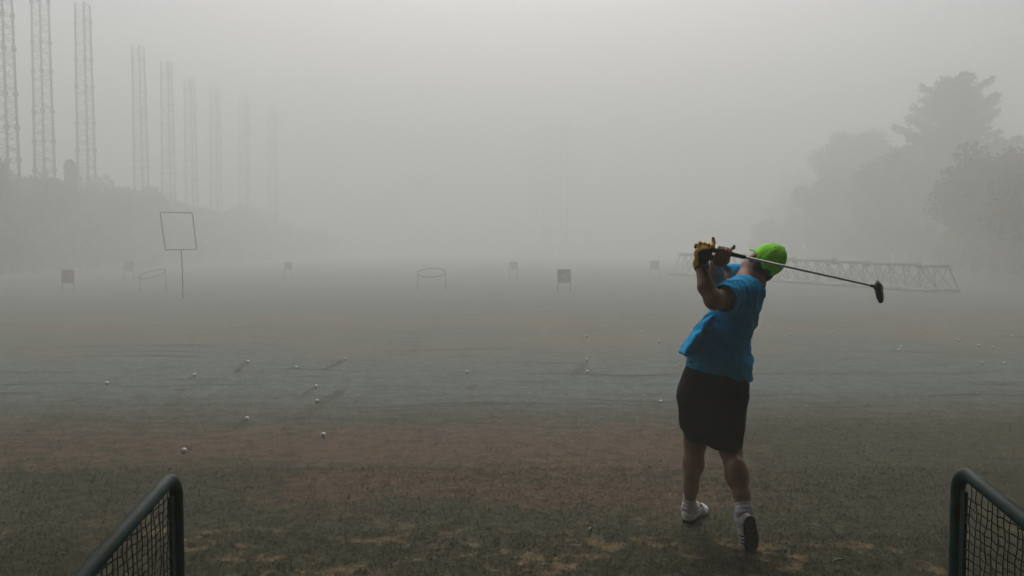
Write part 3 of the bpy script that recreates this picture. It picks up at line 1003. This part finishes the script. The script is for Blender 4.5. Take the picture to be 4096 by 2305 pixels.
# shorts ------------------------------------------------------------
T = SDF((0.85, 4.25, 0.44), (1.62, 5.0, 1.16), 0.006)
rows = [(915, 1731, 1882, 0.165, 4.645), (945, 1716, 1884, 0.182, 4.645), (985, 1704, 1881, 0.195, 4.64), (1012, 1707, 1877, 0.192, 4.64),
        (1050, 1713, 1873, 0.165, 4.635), (1075, 1717, 1869, 0.150, 4.63)]
zz, cx_, cy_, rx_, ry_ = [], [], [], [], []
for (py, l, r_, hd, dc) in rows:
    a, b = P(l, py, dc), P(r_, py, dc)
    zz.append(a[2]); cx_.append((a[0] + b[0]) / 2); rx_.append((b[0] - a[0]) / 2); cy_.append(dc); ry_.append(hd)
T.sections(zz, cx_, cy_, rx_, ry_, VA, 0.02, 2.4)
for (lst, hd) in (([(1000, 1706, 1795, 4.63), (1060, 1714, 1785, 4.655), (1112, 1722, 1783, 4.665), (1135, 1724, 1783, 4.67)], 0.105),
                  ([(1000, 1785, 1880, 4.64), (1060, 1783, 1872, 4.60), (1115, 1783, 1867, 4.545), (1140, 1785, 1863, 4.53)], 0.118)):
    zz, cx_, cy_, rx_, ry_ = [], [], [], [], []
    for (py, l, r_, dc) in lst:
        a, b = P(l, py, dc), P(r_, py, dc)
        zz.append(a[2]); cx_.append((a[0] + b[0]) / 2); rx_.append((b[0] - a[0]) / 2); cy_.append(dc); ry_.append(hd)
    T.sections(zz, cx_, cy_, rx_, ry_, VA, 0.03, 2.2)
sl, g = T.grid(T.lo, T.lo + T.h * (T.n - 1))
wv = 0.02 * np.sin(14 * g[..., 2] + 9 * g[..., 0])
T.d += (0.0042 * np.sin(42 * (g[..., 0] + 0.5 * g[..., 1] + wv)) + 0.003 * np.sin(30 * (g[..., 2] + 0.6 * g[..., 0] + wv))).astype(np.float32)
hl_, hr_ = P(1722, 1106, 4.66), P(1863, 1129, 4.56)
nrm = np.array([-(hr_ - hl_)[2], 0.0, (hr_ - hl_)[0]]); nrm /= np.linalg.norm(nrm)
T.d = np.maximum(T.d, (-((g - hl_) @ nrm) - 0.003 * np.sin(30 * g[..., 0])).astype(np.float32))
# hollow legs
for (lo_, rr_) in ((P(1753, 1150, 4.67), 0.056), (P(1826, 1160, 4.535), 0.070)):
    T.cone(lo_, lo_ + np.array([0, 0, 0.135]), rr_, rr_, 0.0, True)
shorts = part("shorts", T, M['shorts'], relax=2)
del g, wv

# hair --------------------------------------------------------------
A = SDF(HEADC - 0.2, HEADC + 0.2, 0.004)
A.ell(H(0, -0.014, 0.012), (0.081, 0.093, 0.090), HR, 0.01)
A.ell(H(0, -0.050, -0.055), (0.058, 0.034, 0.042), HR, 0.03)
A.ell(H(-0.052, -0.040, -0.045), (0.030, 0.040, 0.038), HR, 0.02)
A.cone(H(0.076, 0.012, -0.010), H(0.078, 0.014, -0.045), 0.010, 0.006, 0.01)
A.cone(H(-0.076, 0.012, -0.010), H(-0.078, 0.014, -0.045), 0.010, 0.006, 0.01)
A.ell(H(0, 0.085, -0.075), (0.075, 0.085, 0.095), HR, 0.0, True)
hair = part("hair", A, M['hair'])

# cap ---------------------------------------------------------------
K = SDF(HEADC - 0.24, HEADC + 0.24, 0.0042)
K.ell(H(0, -0.010, 0.022), (0.086, 0.103, 0.104), HR, 0.0)
sl, g = K.grid(K.lo, K.lo + K.h * (K.n - 1))
q = (g - HEADC) @ HR
rim = -0.032 + 0.03 * np.clip(q[..., 1] / 0.1, -1, 1) - q[..., 2]
# panel seams and small creases
ang = np.arctan2(q[..., 0], q[..., 1] + 0.010)
seam = np.abs(((ang / (math.pi / 3)) % 1.0) - 0.5)
K.d += (0.0022 * np.exp(-((0.5 - seam) / 0.035) ** 2) + 0.0022 * np.sin(5 * ang + 40 * q[..., 2]) * np.sin(33 * q[..., 1])).astype(np.float32)
K.d = np.maximum(K.d, rim.astype(np.float32))
K.d = np.maximum(K.d, -(np.linalg.norm((q - np.array([0, -0.010, 0.020])) / np.array([0.070, 0.087, 0.088]), axis=-1) - 1).astype(np.float32) * 0.09)
# bill, reaching out over the face
bill = np.maximum(np.linalg.norm((q[..., :2] - np.array([0, 0.060])) / np.array([0.076, 0.076]), axis=-1) - 1, 0.0) * 0.08
bz = q[..., 2] - (-0.002 - 0.9 * (q[..., 1] - 0.09) * 0.25 - 5.0 * q[..., 0] ** 2)
bd_ = np.maximum(np.maximum(bill + np.where(bill > 0, 0.0, -0.004), np.abs(bz) - 0.005), 0.085 - q[..., 1])
K.d = np.minimum(K.d, bd_.astype(np.float32))
capc = np.array(HEADC)
def cap_pick(c):
    q = (c - capc) @ HR
    back = (q[:, 1] < -0.07) & (np.abs(q[:, 0]) < 0.032) & (((q[:, 2] + 0.044) / 0.036) ** 2 + (q[:, 0] / 0.032) ** 2 < 1)
    logo = (q[:, 1] > 0.055) & (q[:, 0] > 0.015) & (q[:, 2] > 0.040) & (q[:, 2] < 0.068) & (np.sin(q[:, 1] * 500) * np.sin(q[:, 2] * 420) > 0.1)
    eye = ((np.abs(((np.arctan2(q[:, 0], q[:, 1]) / (math.pi / 3)) % 1) - 0.0) < 0.06)) & (np.abs(q[:, 2] - 0.095) < 0.006)
    return np.where(back | eye, 1, np.where(logo, 2, 0))
cap = part("cap", K, None, 0.0, 1, [M['cap'], M['cap_dark'], M['cap_red']], cap_pick)
kb = MB()
topb = H(0, -0.010, 0.1265)
kb.tube([topb - hu * 0.004, topb + hu * 0.003, topb + hu * 0.005], [0.009, 0.008, 0.002], 10)
kb.v = [tuple(np.array(v) - mo) for v in kb.v]
kb.build("cap_button", M['cap'], cap, True)
del g, q, rim, ang, seam, bill, bz, bd_

# socks and shoes -----------------------------------------------------
def shoe(ankle, heel, toe, upv, flat, side):
    """heel, toe: points on the sole; upv: roughly up out of the sole"""
    d = toe - heel; L = np.linalg.norm(d)
    F = frame(upv, d)          # x = towards the toe, z = out of the sole, y = left of it
    W = lambda x, y, z: heel + F[:, 0] * x + F[:, 1] * y + F[:, 2] * z
    lo = np.minimum(heel, toe) - 0.13; hi_ = np.maximum(np.maximum(heel, toe), ankle) + 0.13
    U = SDF(lo, hi_, 0.0032)
    U.ell(W(0.040, 0, 0.045), (0.044, 0.036, 0.048), F, 0.01)
    U.cone(W(0.05, 0, 0.045), W(L - 0.075, 0.002, 0.032), 0.038, 0.041, 0.02)
    U.ell(W(L - 0.062, 0.002, 0.026), (0.066, 0.047, 0.033), F, 0.02)
    U.cone(W(0.052, 0, 0.075), W(0.045, 0, 0.088), 0.040, 0.040, 0.02)
    U.cone(W(0.085, 0, 0.072), W(0.15, 0, 0.05), 0.032, 0.028, 0.02)
    sl, g = U.grid(U.lo, U.lo + U.h * (U.n - 1))
    q = (g - heel) @ F
    U.d = np.maximum(U.d, (0.012 - q[..., 2]).astype(np.float32))
    # collar: lower at the sides than at the heel
    U.d = np.maximum(U.d, np.where(q[..., 0] < 0.09, q[..., 2] - (0.078 + 0.9 * np.abs(q[..., 0] - 0.055) * 0.55), -1).astype(np.float32))
    def pick(c):
        q = (c - heel) @ F
        u = q[:, 0] - 0.35 * (q[:, 2] - 0.04)
        st = (np.abs(((u - 0.118) / 0.021) % 1.0 - 0.5) < 0.27) & (u > 0.118) & (u < 0.181) & (np.abs(q[:, 1]) > 0.016) & (q[:, 2] < 0.075)
        rimm = (q[:, 0] < 0.10) & (q[:, 2] > 0.072 + 0.9 * np.abs(q[:, 0] - 0.055) * 0.55) & (q[:, 2] > 0.07)
        toec = q[:, 0] > L - 0.012
        return np.where(st | rimm, 1, np.where(toec, 2, 0))
    sh = part("shoe", U, None, 0.0, 1, [M['white_leather'], M['navy'], M['sole']], pick)
    O = SDF(lo, hi_, 0.0032)
    O.cone(W(0.042, 0, 0.008), W(L - 0.06, 0.002, 0.008), 0.039, 0.047, 0.01)
    O.cone(W(L - 0.07, 0.002, 0.008), W(L - 0.046, 0.004, 0.010), 0.049, 0.043, 0.01)
    q2 = (O.grid(O.lo, O.lo + O.h * (O.n - 1))[1] - heel) @ F
    O.d = np.maximum(O.d, np.maximum(q2[..., 2] - 0.016, -0.002 - q2[..., 2]).astype(np.float32))
    for ix in range(5):
        for iy in (-1, 1):
            O.cone(W(0.03 + ix * (L - 0.07) / 4, 0.025 * iy, 0.0), W(0.03 + ix * (L - 0.07) / 4, 0.025 * iy, -0.006), 0.006, 0.004, 0.0)
    part("sole", O, M['sole'], 0.0, 1, parent=sh)
    # lace bars
    lb = MB()
    for i in range(4):
        x = 0.105 + i * 0.02
        zz_ = 0.100 - i * 0.011
        lb.tube([W(x, -0.016, zz_ - 0.006), W(x, 0, zz_ + 0.001), W(x, 0.016, zz_ - 0.006)], 0.0028, 5)
    lb.v = [tuple(np.array(v) - mo) for v in lb.v]
    lb.build("laces", M['white_leather'], sh, True)
    # sock
    return W

def sock(a, b, ra, rb, heel_pt, fore=None):
    K2 = SDF(np.minimum(np.minimum(a, b), heel_pt) - 0.08, np.maximum(np.maximum(a, b), heel_pt) + 0.08, 0.004)
    K2.cone(a, b, ra, rb, 0.01)
    K2.cone(a, heel_pt, ra, 0.034, 0.03)
    if fore is not None: K2.cone(a, fore, ra * 0.95, 0.036, 0.03)
    ax_ = (b - a) / np.linalg.norm(b - a)
    sl, g = K2.grid(K2.lo, K2.lo + K2.h * (K2.n - 1))
    t = (g - b) @ ax_
    K2.d += (0.0013 * np.sin(t * 260)).astype(np.float32)
    K2.d = np.maximum(K2.d, t.astype(np.float32))
    part("sock", K2, M['sock'], 0.0, 1)

heelL = P(1725, 1312, 4.745); heelL[2] = 0.006
toeL = heelL + np.array([0.165, 0.215, 0.0])
shoe(AN_L, heelL, toeL, np.array([0, 0, 1.0]), True, 1)
sock(AN_L + np.array([0.004, 0.0, -0.025]), P(1735, 1244, 4.77), 0.0395, 0.0385, heelL + np.array([0.05, 0.05, 0.06]), heelL + np.array([0.070, 0.092, 0.075]))
toeR = P(1876, 1378, 4.36); toeR[2] = 0.012
heelR = P(1886, 1302, 4.24)
upR = np.array([-0.50, 0.84, 0.20])
toeR = heelR + (toeR - heelR) / np.linalg.norm(toeR - heelR) * 0.262
toeR[2] = max(toeR[2], 0.010)
shoe(AN_R, heelR, toeR, upR, False, -1)
sock(AN_R + np.array([0.0, -0.005, -0.02]), P(1868, 1252, 4.355), 0.0405, 0.0395, heelR + np.array([-0.03, 0.06, 0.0]))

# the club ------------------------------------------------------------
club = empty("golf_club", tuple(BUTT))
tag(club, "black-headed driver with steel shaft wrapped behind the golfer's cap", "golf club")
def cl(mb, name, mat, parent=club, smooth=True):
    mb.v = [tuple(np.array(v) - BUTT) for v in mb.v]
    return mb.build(name, mat, parent, smooth)
LEN = np.linalg.norm(CLUB - BUTT)
mb = MB(); mb.tube([BUTT, BUTT + club_dir * 0.012, on_grip(0.02), on_grip(0.275)], [0.012, 0.0155, 0.0150, 0.0105], 12); cl(mb, "grip", M['grip'])
mb = MB(); mb.tube([on_grip(0.27), on_grip(LEN)], [0.0072, 0.0050], 10); cl(mb, "shaft", M['shaft'])
mb = MB(); mb.tube([on_grip(LEN - 0.03), on_grip(LEN + 0.004)], [0.0075, 0.0085], 10); cl(mb, "ferrule", M['grip'])
HC = P(2211, 732, 4.235)
D = SDF(HC - 0.12, HC + 0.12, 0.003)
CF = frame((0.22, 0.05, -1.0), (0.43, 0.9, 0))
D.ell(HC, (0.055, 0.0155, 0.061), CF, 0.0)
D.ell(HC + np.array([0.004, 0.0, -0.018]), (0.050, 0.0155, 0.045), CF, 0.02)
D.cone(on_grip(LEN - 0.005), HC + np.array([0, 0, 0.02]), 0.009, 0.014, 0.02)
v, f = D.surface(0.0, 2)
mesh_from("club_head", v - BUTT, f, M['club'], club, True)
# ------------------------------------------------------------------ golf balls lying on the range
def ball_mesh():
    mb = MB(); r = 0.0214; nu, nv = 18, 10
    vs = [(0, 0, r)]; fs = []
    for i in range(1, nv):
        th = math.pi * i / nv
        for k in range(nu):
            a = 2 * math.pi * (k + 0.5 * (i % 2)) / nu
            rr = r - (0.0004 if (i + k) % 2 else 0.0)
            vs.append((rr * math.sin(th) * math.cos(a), rr * math.sin(th) * math.sin(a), rr * math.cos(th)))
    vs.append((0, 0, -r))
    for k in range(nu): fs.append((0, 1 + k, 1 + (k + 1) % nu))
    for i in range(nv - 2):
        b = 1 + i * nu
        for k in range(nu):
            fs.append((b + k, b + nu + k, b + nu + (k + 1) % nu, b + (k + 1) % nu))
    b = 1 + (nv - 2) * nu
    for k in range(nu): fs.append((b + k, len(vs) - 1, b + (k + 1) % nu))
    mb.add(vs, fs)
    return mb
M['ball'] = simple("white_ball", (0.78, 0.78, 0.77), 0.35, 0.04, 60.0)
BALLS = [
 (-4.104, 10.318, "white golf ball at the upper end of the row of round dew prints"),
 (-3.81, 11.528, "white golf ball ending the leftmost slanting streak in the dew"),
 (-2.967, 10.983, "white ball without a streak, just left of the farthest streaked ball"),
 (-2.467, 11.799, "white ball ending the farthest short slanting streak, towards the middle hoop stand"),
 (-4.918, 9.69, "leftmost white golf ball on the turf, alone and without any streak"),
 (-2.322, 9.464, "white ball on a thin streak, directly above the ball by the broadest streak"),
 (-2.087, 8.542, "white golf ball sitting beside the broadest, longest dew streak"),
 (-2.543, 7.644, "white golf ball at the edge where the dewy turf meets the brown turf"),
 (-1.654, 6.976, "white golf ball on the brown patch, second nearest ball to the tees"),
 (-2.651, 6.426, "nearest and largest white golf ball, standing over the left bay divider"),
 (-3.027, 19.466, "far white golf ball straight below the left leg of the middle hoop stand"),
 (-2.307, 22.704, "tiny far golf ball directly under the middle hoop stand"),
 (0.729, 22.625, "tiny far golf ball, left one of a pair below the middle number board"),
 (0.997, 22.091, "tiny far golf ball, right one of a pair below the middle number board"),
 (1.219, 20.311, "tiny golf ball alone under the middle number board, nearer than the pair there"),
 (2.485, 19.125, "small golf ball, upper one of a slanting pair left of the golfer's shirt"),
 (2.128, 17.872, "small golf ball, lower one of a slanting pair left of the golfer's shirt"),
 (3.217, 18.85, "small golf ball level with the golfer's chest, closest to the shirt front"),
 (1.38, 14.865, "golf ball by a short mower mark, above the two balls in one column"),
 (2.502, 15.648, "golf ball level with the golfer's waist, upper one beside the loose shirt front"),
 (2.576, 14.034, "golf ball just left of the golfer's loose shirt front, lower one"),
 (1.099, 11.757, "white ball at the top of the lone streak in the middle of the turf"),
 (-0.592, 10.573, "white golf ball alone in the middle of the dewy turf"),
 (1.0, 10.573, "white golf ball right beside the lone middle streak, lower of the column"),
 (2.374, 11.269, "golf ball touching the golfer's shirt hem outline at the left"),
 (1.597, 8.551, "golf ball half sunk in the turf, left of the golfer's shorts"),
 (5.483, 17.707, "golf ball nearest the right edge of the golfer's shirt, at armpit height"),
 (5.369, 16.721, "golf ball just right of the golfer's back, slightly lower than the nearest one"),
 (5.864, 16.686, "golf ball above the bigger one right of the golfer's back"),
 (6.375, 17.584, "faint golf ball farthest off among those right of the golfer's back"),
 (5.302, 15.211, "golf ball lowest and brightest of the cluster right of the golfer's back"),
 (6.831, 16.602, "golf ball below the club head, upper one of two"),
 (6.254, 15.648, "golf ball below the club head, lower one of two"),
 (8.407, 16.191, "golf ball below the lying tower's near end, left one of two"),
 (9.031, 16.602, "golf ball below the lying tower's near end, right one of two"),
 (6.466, 13.291, "golf ball, upper of two nearly touching balls right of the golfer"),
 (6.252, 12.922, "golf ball, lower of two nearly touching balls right of the golfer"),
 (7.982, 14.406, "small golf ball, left one of a close faint pair far on the right"),
 (7.938, 14.218, "small golf ball, right one of a close faint pair far on the right"),
 (7.847, 13.455, "golf ball above the two big balls at the right edge, left one"),
 (7.918, 13.184, "golf ball above the two big balls at the right edge, right one"),
 (9.344, 14.933, "golf ball closest to the right frame edge"),
 (6.728, 11.427, "bigger golf ball near the right edge, left one of two side by side"),
 (7.02, 11.387, "bigger golf ball near the right edge, right one of two side by side"),
]
b0 = None
for (x, y, lab) in BALLS:
    if b0 is None:
        b0 = o = ball_mesh().build("golf_ball", M['ball'], None, True)
    else:
        o = b0.copy(); col.objects.link(o)
    o.location = (x, y, 0.0225 if lab.find("sunk") < 0 else 0.012)
    o.rotation_euler = (x, y, 0)
    tag(o, lab, "golf ball", "balls lying on the range")

# ------------------------------------------------------------------ practice targets
tg = empty("square_target", (-11.03, 26.9, 0))
mb = MB(); mb.tube([(0, 0, -0.02), (0.0, 0, 0.9), (-0.025, 0.0, 1.64)], 0.021, 8); mb.build("post", M['rod'], tg, True)
mb = MB()
cs = [(-0.55, -0.02, 1.61), (-0.575, 0.0, 1.78), (-0.72, 0.03, 2.86), (0.33, 0.05, 2.85), (0.36, 0.05, 2.72), (0.49, 0.0, 1.63)]
mb.tube(cs, 0.0215, 8, closed=True); mb.build("target_frame", M['rod'], tg)
tag(tg, "thin leaning square frame on a single post, a net target in the mist", "golf target")

def hoop(x, y, r, h, tilt, yaw, name, leg_lean):
    root = empty(name, (x, y, 0))
    pts = []
    for k in range(40):
        a = 2 * math.pi * k / 40
        p = Vector((r * math.cos(a), r * math.sin(a) * math.cos(R(tilt)), r * math.sin(a) * math.sin(R(tilt))))
        p = Matrix.Rotation(R(yaw), 3, 'Y') @ p
        pts.append(p + Vector((0, 0, h)))
    mb = MB(); mb.tube(pts, 0.0155, 7, closed=True); mb.build("hoop", M['rod'], root, True)
    for k in (0, 20):
        q = pts[k]
        mb = MB(); mb.tube([q, (q.x + leg_lean * (0.06 if k == 0 else 0.06), q.y, 0.0)], 0.0125, 7); mb.build("leg", M['rod'], root, True)
    return root
t = hoop(-3.18, 31.8, 0.555, 0.70, 16.6, 0.0, "hoop_stand", 0.1)
tag(t, "thin metal hoop standing on two legs in the middle of the range", "golf target", "hoop stands on the range")
t = hoop(-14.1, 31.5, 0.515, 0.66, 17.0, -10.0, "hoop_stand", 0.8)
tag(t, "faint tilted metal hoop on two legs, just left of the square frame's post", "golf target", "hoop stands on the range")

# number boards; the digits that can be read are rebuilt, in mesh, on the board's face
M['board'] = simple("dark_board", (0.22, 0.19, 0.18), 0.7, 0.15, 8.0)
M['board_misted'] = simple("misted_board", (0.38, 0.36, 0.345), 0.7, 0.15, 8.0)  # board colour lightened to imitate thicker mist over the farther boards
M['board_pale'] = simple("faded_paint", (0.36, 0.34, 0.31), 0.7, 0.15, 20.0)
M['board_orange'] = simple("orange_paint", (0.42, 0.20, 0.10), 0.7, 0.15, 20.0)
DIG = {'0': [[(0.16, 0), (0.34, 0), (0.5, 0.22), (0.5, 0.78), (0.34, 1), (0.16, 1), (0, 0.78), (0, 0.22), (0.16, 0)]],
       '4': [[(0.36, 0), (0.36, 1), (0.0, 0.32), (0.5, 0.32)]],
       '7': [[(0.0, 1.0), (0.5, 1.0), (0.18, 0.0)]]}
def strokes(mb, text, x0, z0, hgt, y, w):
    for ch in text:
        for line in DIG[ch]:
            for (a, b) in zip(line[:-1], line[1:]):
                pa = Vector((x0 + a[0] * hgt, y, z0 + a[1] * hgt)); pb = Vector((x0 + b[0] * hgt, y, z0 + b[1] * hgt))
                d = (pb - pa).normalized(); n = Vector((-d.z, 0, d.x)) * w
                pa = pa - d * w * 0.6; pb = pb + d * w * 0.6
                base = len(mb.v)
                mb.add([pa - n, pa + n, pb + n, pb - n], [(0, 1, 2, 3)])
        x0 += hgt * 0.66
def board(x, y, w, z0, rz, text, paint, lab, lean=0.0):
    root = empty("number_board", (x, y, 0), rz)
    mb = MB(); mb.box((-w/2, -0.02, z0), (w/2, 0.02, z0 + w)); mb.build("board", M['board'] if text else M['board_misted'], root)
    for s in (-1, 1):
        mb = MB(); mb.tube([(s * (w/2 - 0.015), 0.035, -0.02), (s * (w/2 - 0.015), 0.035, z0 + w * 0.9)], 0.014, 7); mb.build("leg", M['rod'], root, True)
    if text:
        mb = MB(); hgt = w * 0.46
        tw = hgt * (0.66 * (len(text) - 1) + 0.5)
        strokes(mb, text, -tw / 2 + w * 0.06, z0 + w * 0.30, hgt, -0.0235, w * 0.032)
        mb.build("digits", paint, root)
    root.rotation_euler = (0, lean, rz)
    tag(root, lab, "number board", "number boards on the range")
    return root
board(1.955, 30.1, 0.505, 0.37, 0.0, "40", M['board_pale'], "dark square board with pale digits on two legs, right of the middle hoop stand")
board(-17.0, 30.7, 0.50, 0.34, -0.15, "70", M['board_orange'], "dark square board with orange digits, farthest to the left of all", 0.05)
board(-19.45, 40.8, 0.50, 0.50, 0.1, "", None, "blurred dark square board up and left of the faint tilted hoop")
board(0.09, 45.2, 0.46, 0.45, 0.0, "", None, "faint small square board straight up from the right side of the middle hoop stand")
board(-12.25, 44.0, 0.40, 0.50, 0.0, "", None, "barely visible small board between the square frame and the middle hoop stand")
board(8.35, 47.0, 0.55, 0.40, 0.0, "", None, "faint dark board beside the far end of the lying tower, left of the golfer's hands")

# ------------------------------------------------------------------ bay dividers: bent green pipe with a net
M['pipe'] = simple("green_pipe", (0.012, 0.066, 0.068), 0.55, 0.4, 9.0, bump=0.25, spec=0.35)
M['net'] = simple("dark_net", (0.012, 0.014, 0.012), 0.8, 0.2, 30.0)
def divider(x, y, ztop, side, lab):
    """side: +1 leans to the left going back towards the camera, -1 to the right"""
    root = empty("bay_divider", (x, y, 0.0))
    pr = 0.0235
    sl = 0.186                                    # the top rail drops towards the tee
    dx = -side * 0.0
    back = 1.45
    def rail(s): return Vector((dx * s, -s, ztop - pr - sl * s))
    pts = [Vector((0, 0, 0.0)), Vector((0, 0, ztop * 0.5)), Vector((0, 0, ztop - 0.11))]
    for k in range(1, 7):                          # bend
        a = R(90 - math.degrees(math.atan(sl))) * k / 6 
        rr = 0.075
        pts.append(Vector((0, -rr * (1 - math.cos(a)), ztop - 0.11 + rr * math.sin(a))))
    e = pts[-1]
    for s in (0.1, 0.4, 0.8, 1.2, back):
        pts.append(e + Vector((dx * s, -s, -sl * s)))
    mb = MB(); mb.tube(pts, pr, 14); mb.build("pipe_frame", M['pipe'], root, True)
    end = pts[-1]
    mb = MB(); mb.tube([end + Vector((0, 0.03, 0)), Vector((end.x, end.y + 0.03, 0.0))], pr, 12); mb.build("rear_post", M['pipe'], root, True)
    # flat bar that holds the net along the front post
    mb = MB(); mb.box((-0.006, -pr - 0.030, 0.03), (0.006, -pr - 0.004, ztop - 0.10)); mb.build("net_bar", M['pipe'], root)
    # net: sagging cords
    mb = MB(); cell = 0.031; r = random.Random(5 if side > 0 else 9)
    def topz(s): return e.z - sl * max(0.0, s - 0.05) - pr * 0.6
    ns = int((back - 0.1) / cell)
    for i in range(1, ns):
        s = 0.05 + i * cell; j = r.uniform(-0.004, 0.004)
        p = []
        z = topz(s)
        while z > 0.06:
            p.append((r.uniform(-0.004, 0.004), -s + j + 0.003 * math.sin(z * 11 + i * 0.3) + r.uniform(-0.002, 0.002), z)); z -= 0.045
        mb.tube(p, 0.0019, 4, cap=False)
    z = 0.08
    k = 0
    while z < ztop - 0.09:
        p = []
        s = 0.05
        while s < back - 0.06:
            zz_ = z + 0.005 * math.sin(s * 9 + k * 0.4) - 0.06 * s * 0.3 + 0.0025 * math.sin(s * 101)
            if zz_ < topz(s): p.append((r.uniform(-0.003, 0.003), -s, zz_))
            s += 0.03
        if len(p) > 2: mb.tube(p, 0.0026, 4, cap=False)
        z += cell; k += 1
    mb.build("net", M['net'], root)
    tag(root, lab, "bay divider", "netted pipe dividers between the bays")
divider(-1.186, 2.80, 0.886, 1, "green pipe divider with netting at the lower left, below the nearest golf ball")
divider(1.574, 2.80, 0.908, -1, "green pipe divider with netting at the lower right, cut by the frame edge")

# bits lying on the turf near the tee line
M['straw_bit'] = simple("dry_leaf", (0.30, 0.26, 0.19), 0.8, 0.2, 40.0)
for (x, y, rz, l, lab) in ((1.72, 4.15, 0.4, 0.045, "pale dry blade of straw to the lower right of the golfer's raised heel"),
                           (0.455, 4.62, 1.3, 0.035, "small pale leaf scrap on the turf left of the golfer's flat shoe")):
    mb = MB()
    pts = [(-l, 0, 0.012), (-l * 0.3, 0.004, 0.020), (l * 0.4, -0.003, 0.019), (l, 0.002, 0.012)]
    mb.tube(pts, [0.002, 0.007, 0.006, 0.001], 5)
    o = mb.build("dry_leaf", M['straw_bit'], None, True)
    o.location = (x, y, 0.0); o.rotation_euler = (0, 0, rz)
    tag(o, lab, "leaf")
# ------------------------------------------------------------------ the mist: one closed box of even air round everything
mb = MB(); mb.box((-200, -32, -1.0), (200, 290, 22.6))
hz = mb.build("haze", None, None)
hz.data.materials.clear()
hm = bpy.data.materials.new("mist_air")
hm.use_nodes = True
ht = hm.node_tree; ht.nodes.clear()
ho = ht.nodes.new("ShaderNodeOutputMaterial")
pv = ht.nodes.new("ShaderNodeVolumePrincipled")
pv.inputs["Color"].default_value = (0.910, 0.938, 0.912, 1.0)
pv.inputs["Density"].default_value = 0.027
pv.inputs["Anisotropy"].default_value = 0.0
ht.links.new(pv.outputs["Volume"], ho.inputs["Volume"])
hz.data.materials.append(hm)
tag(hz, "grey morning mist filling the whole range", kind="stuff")
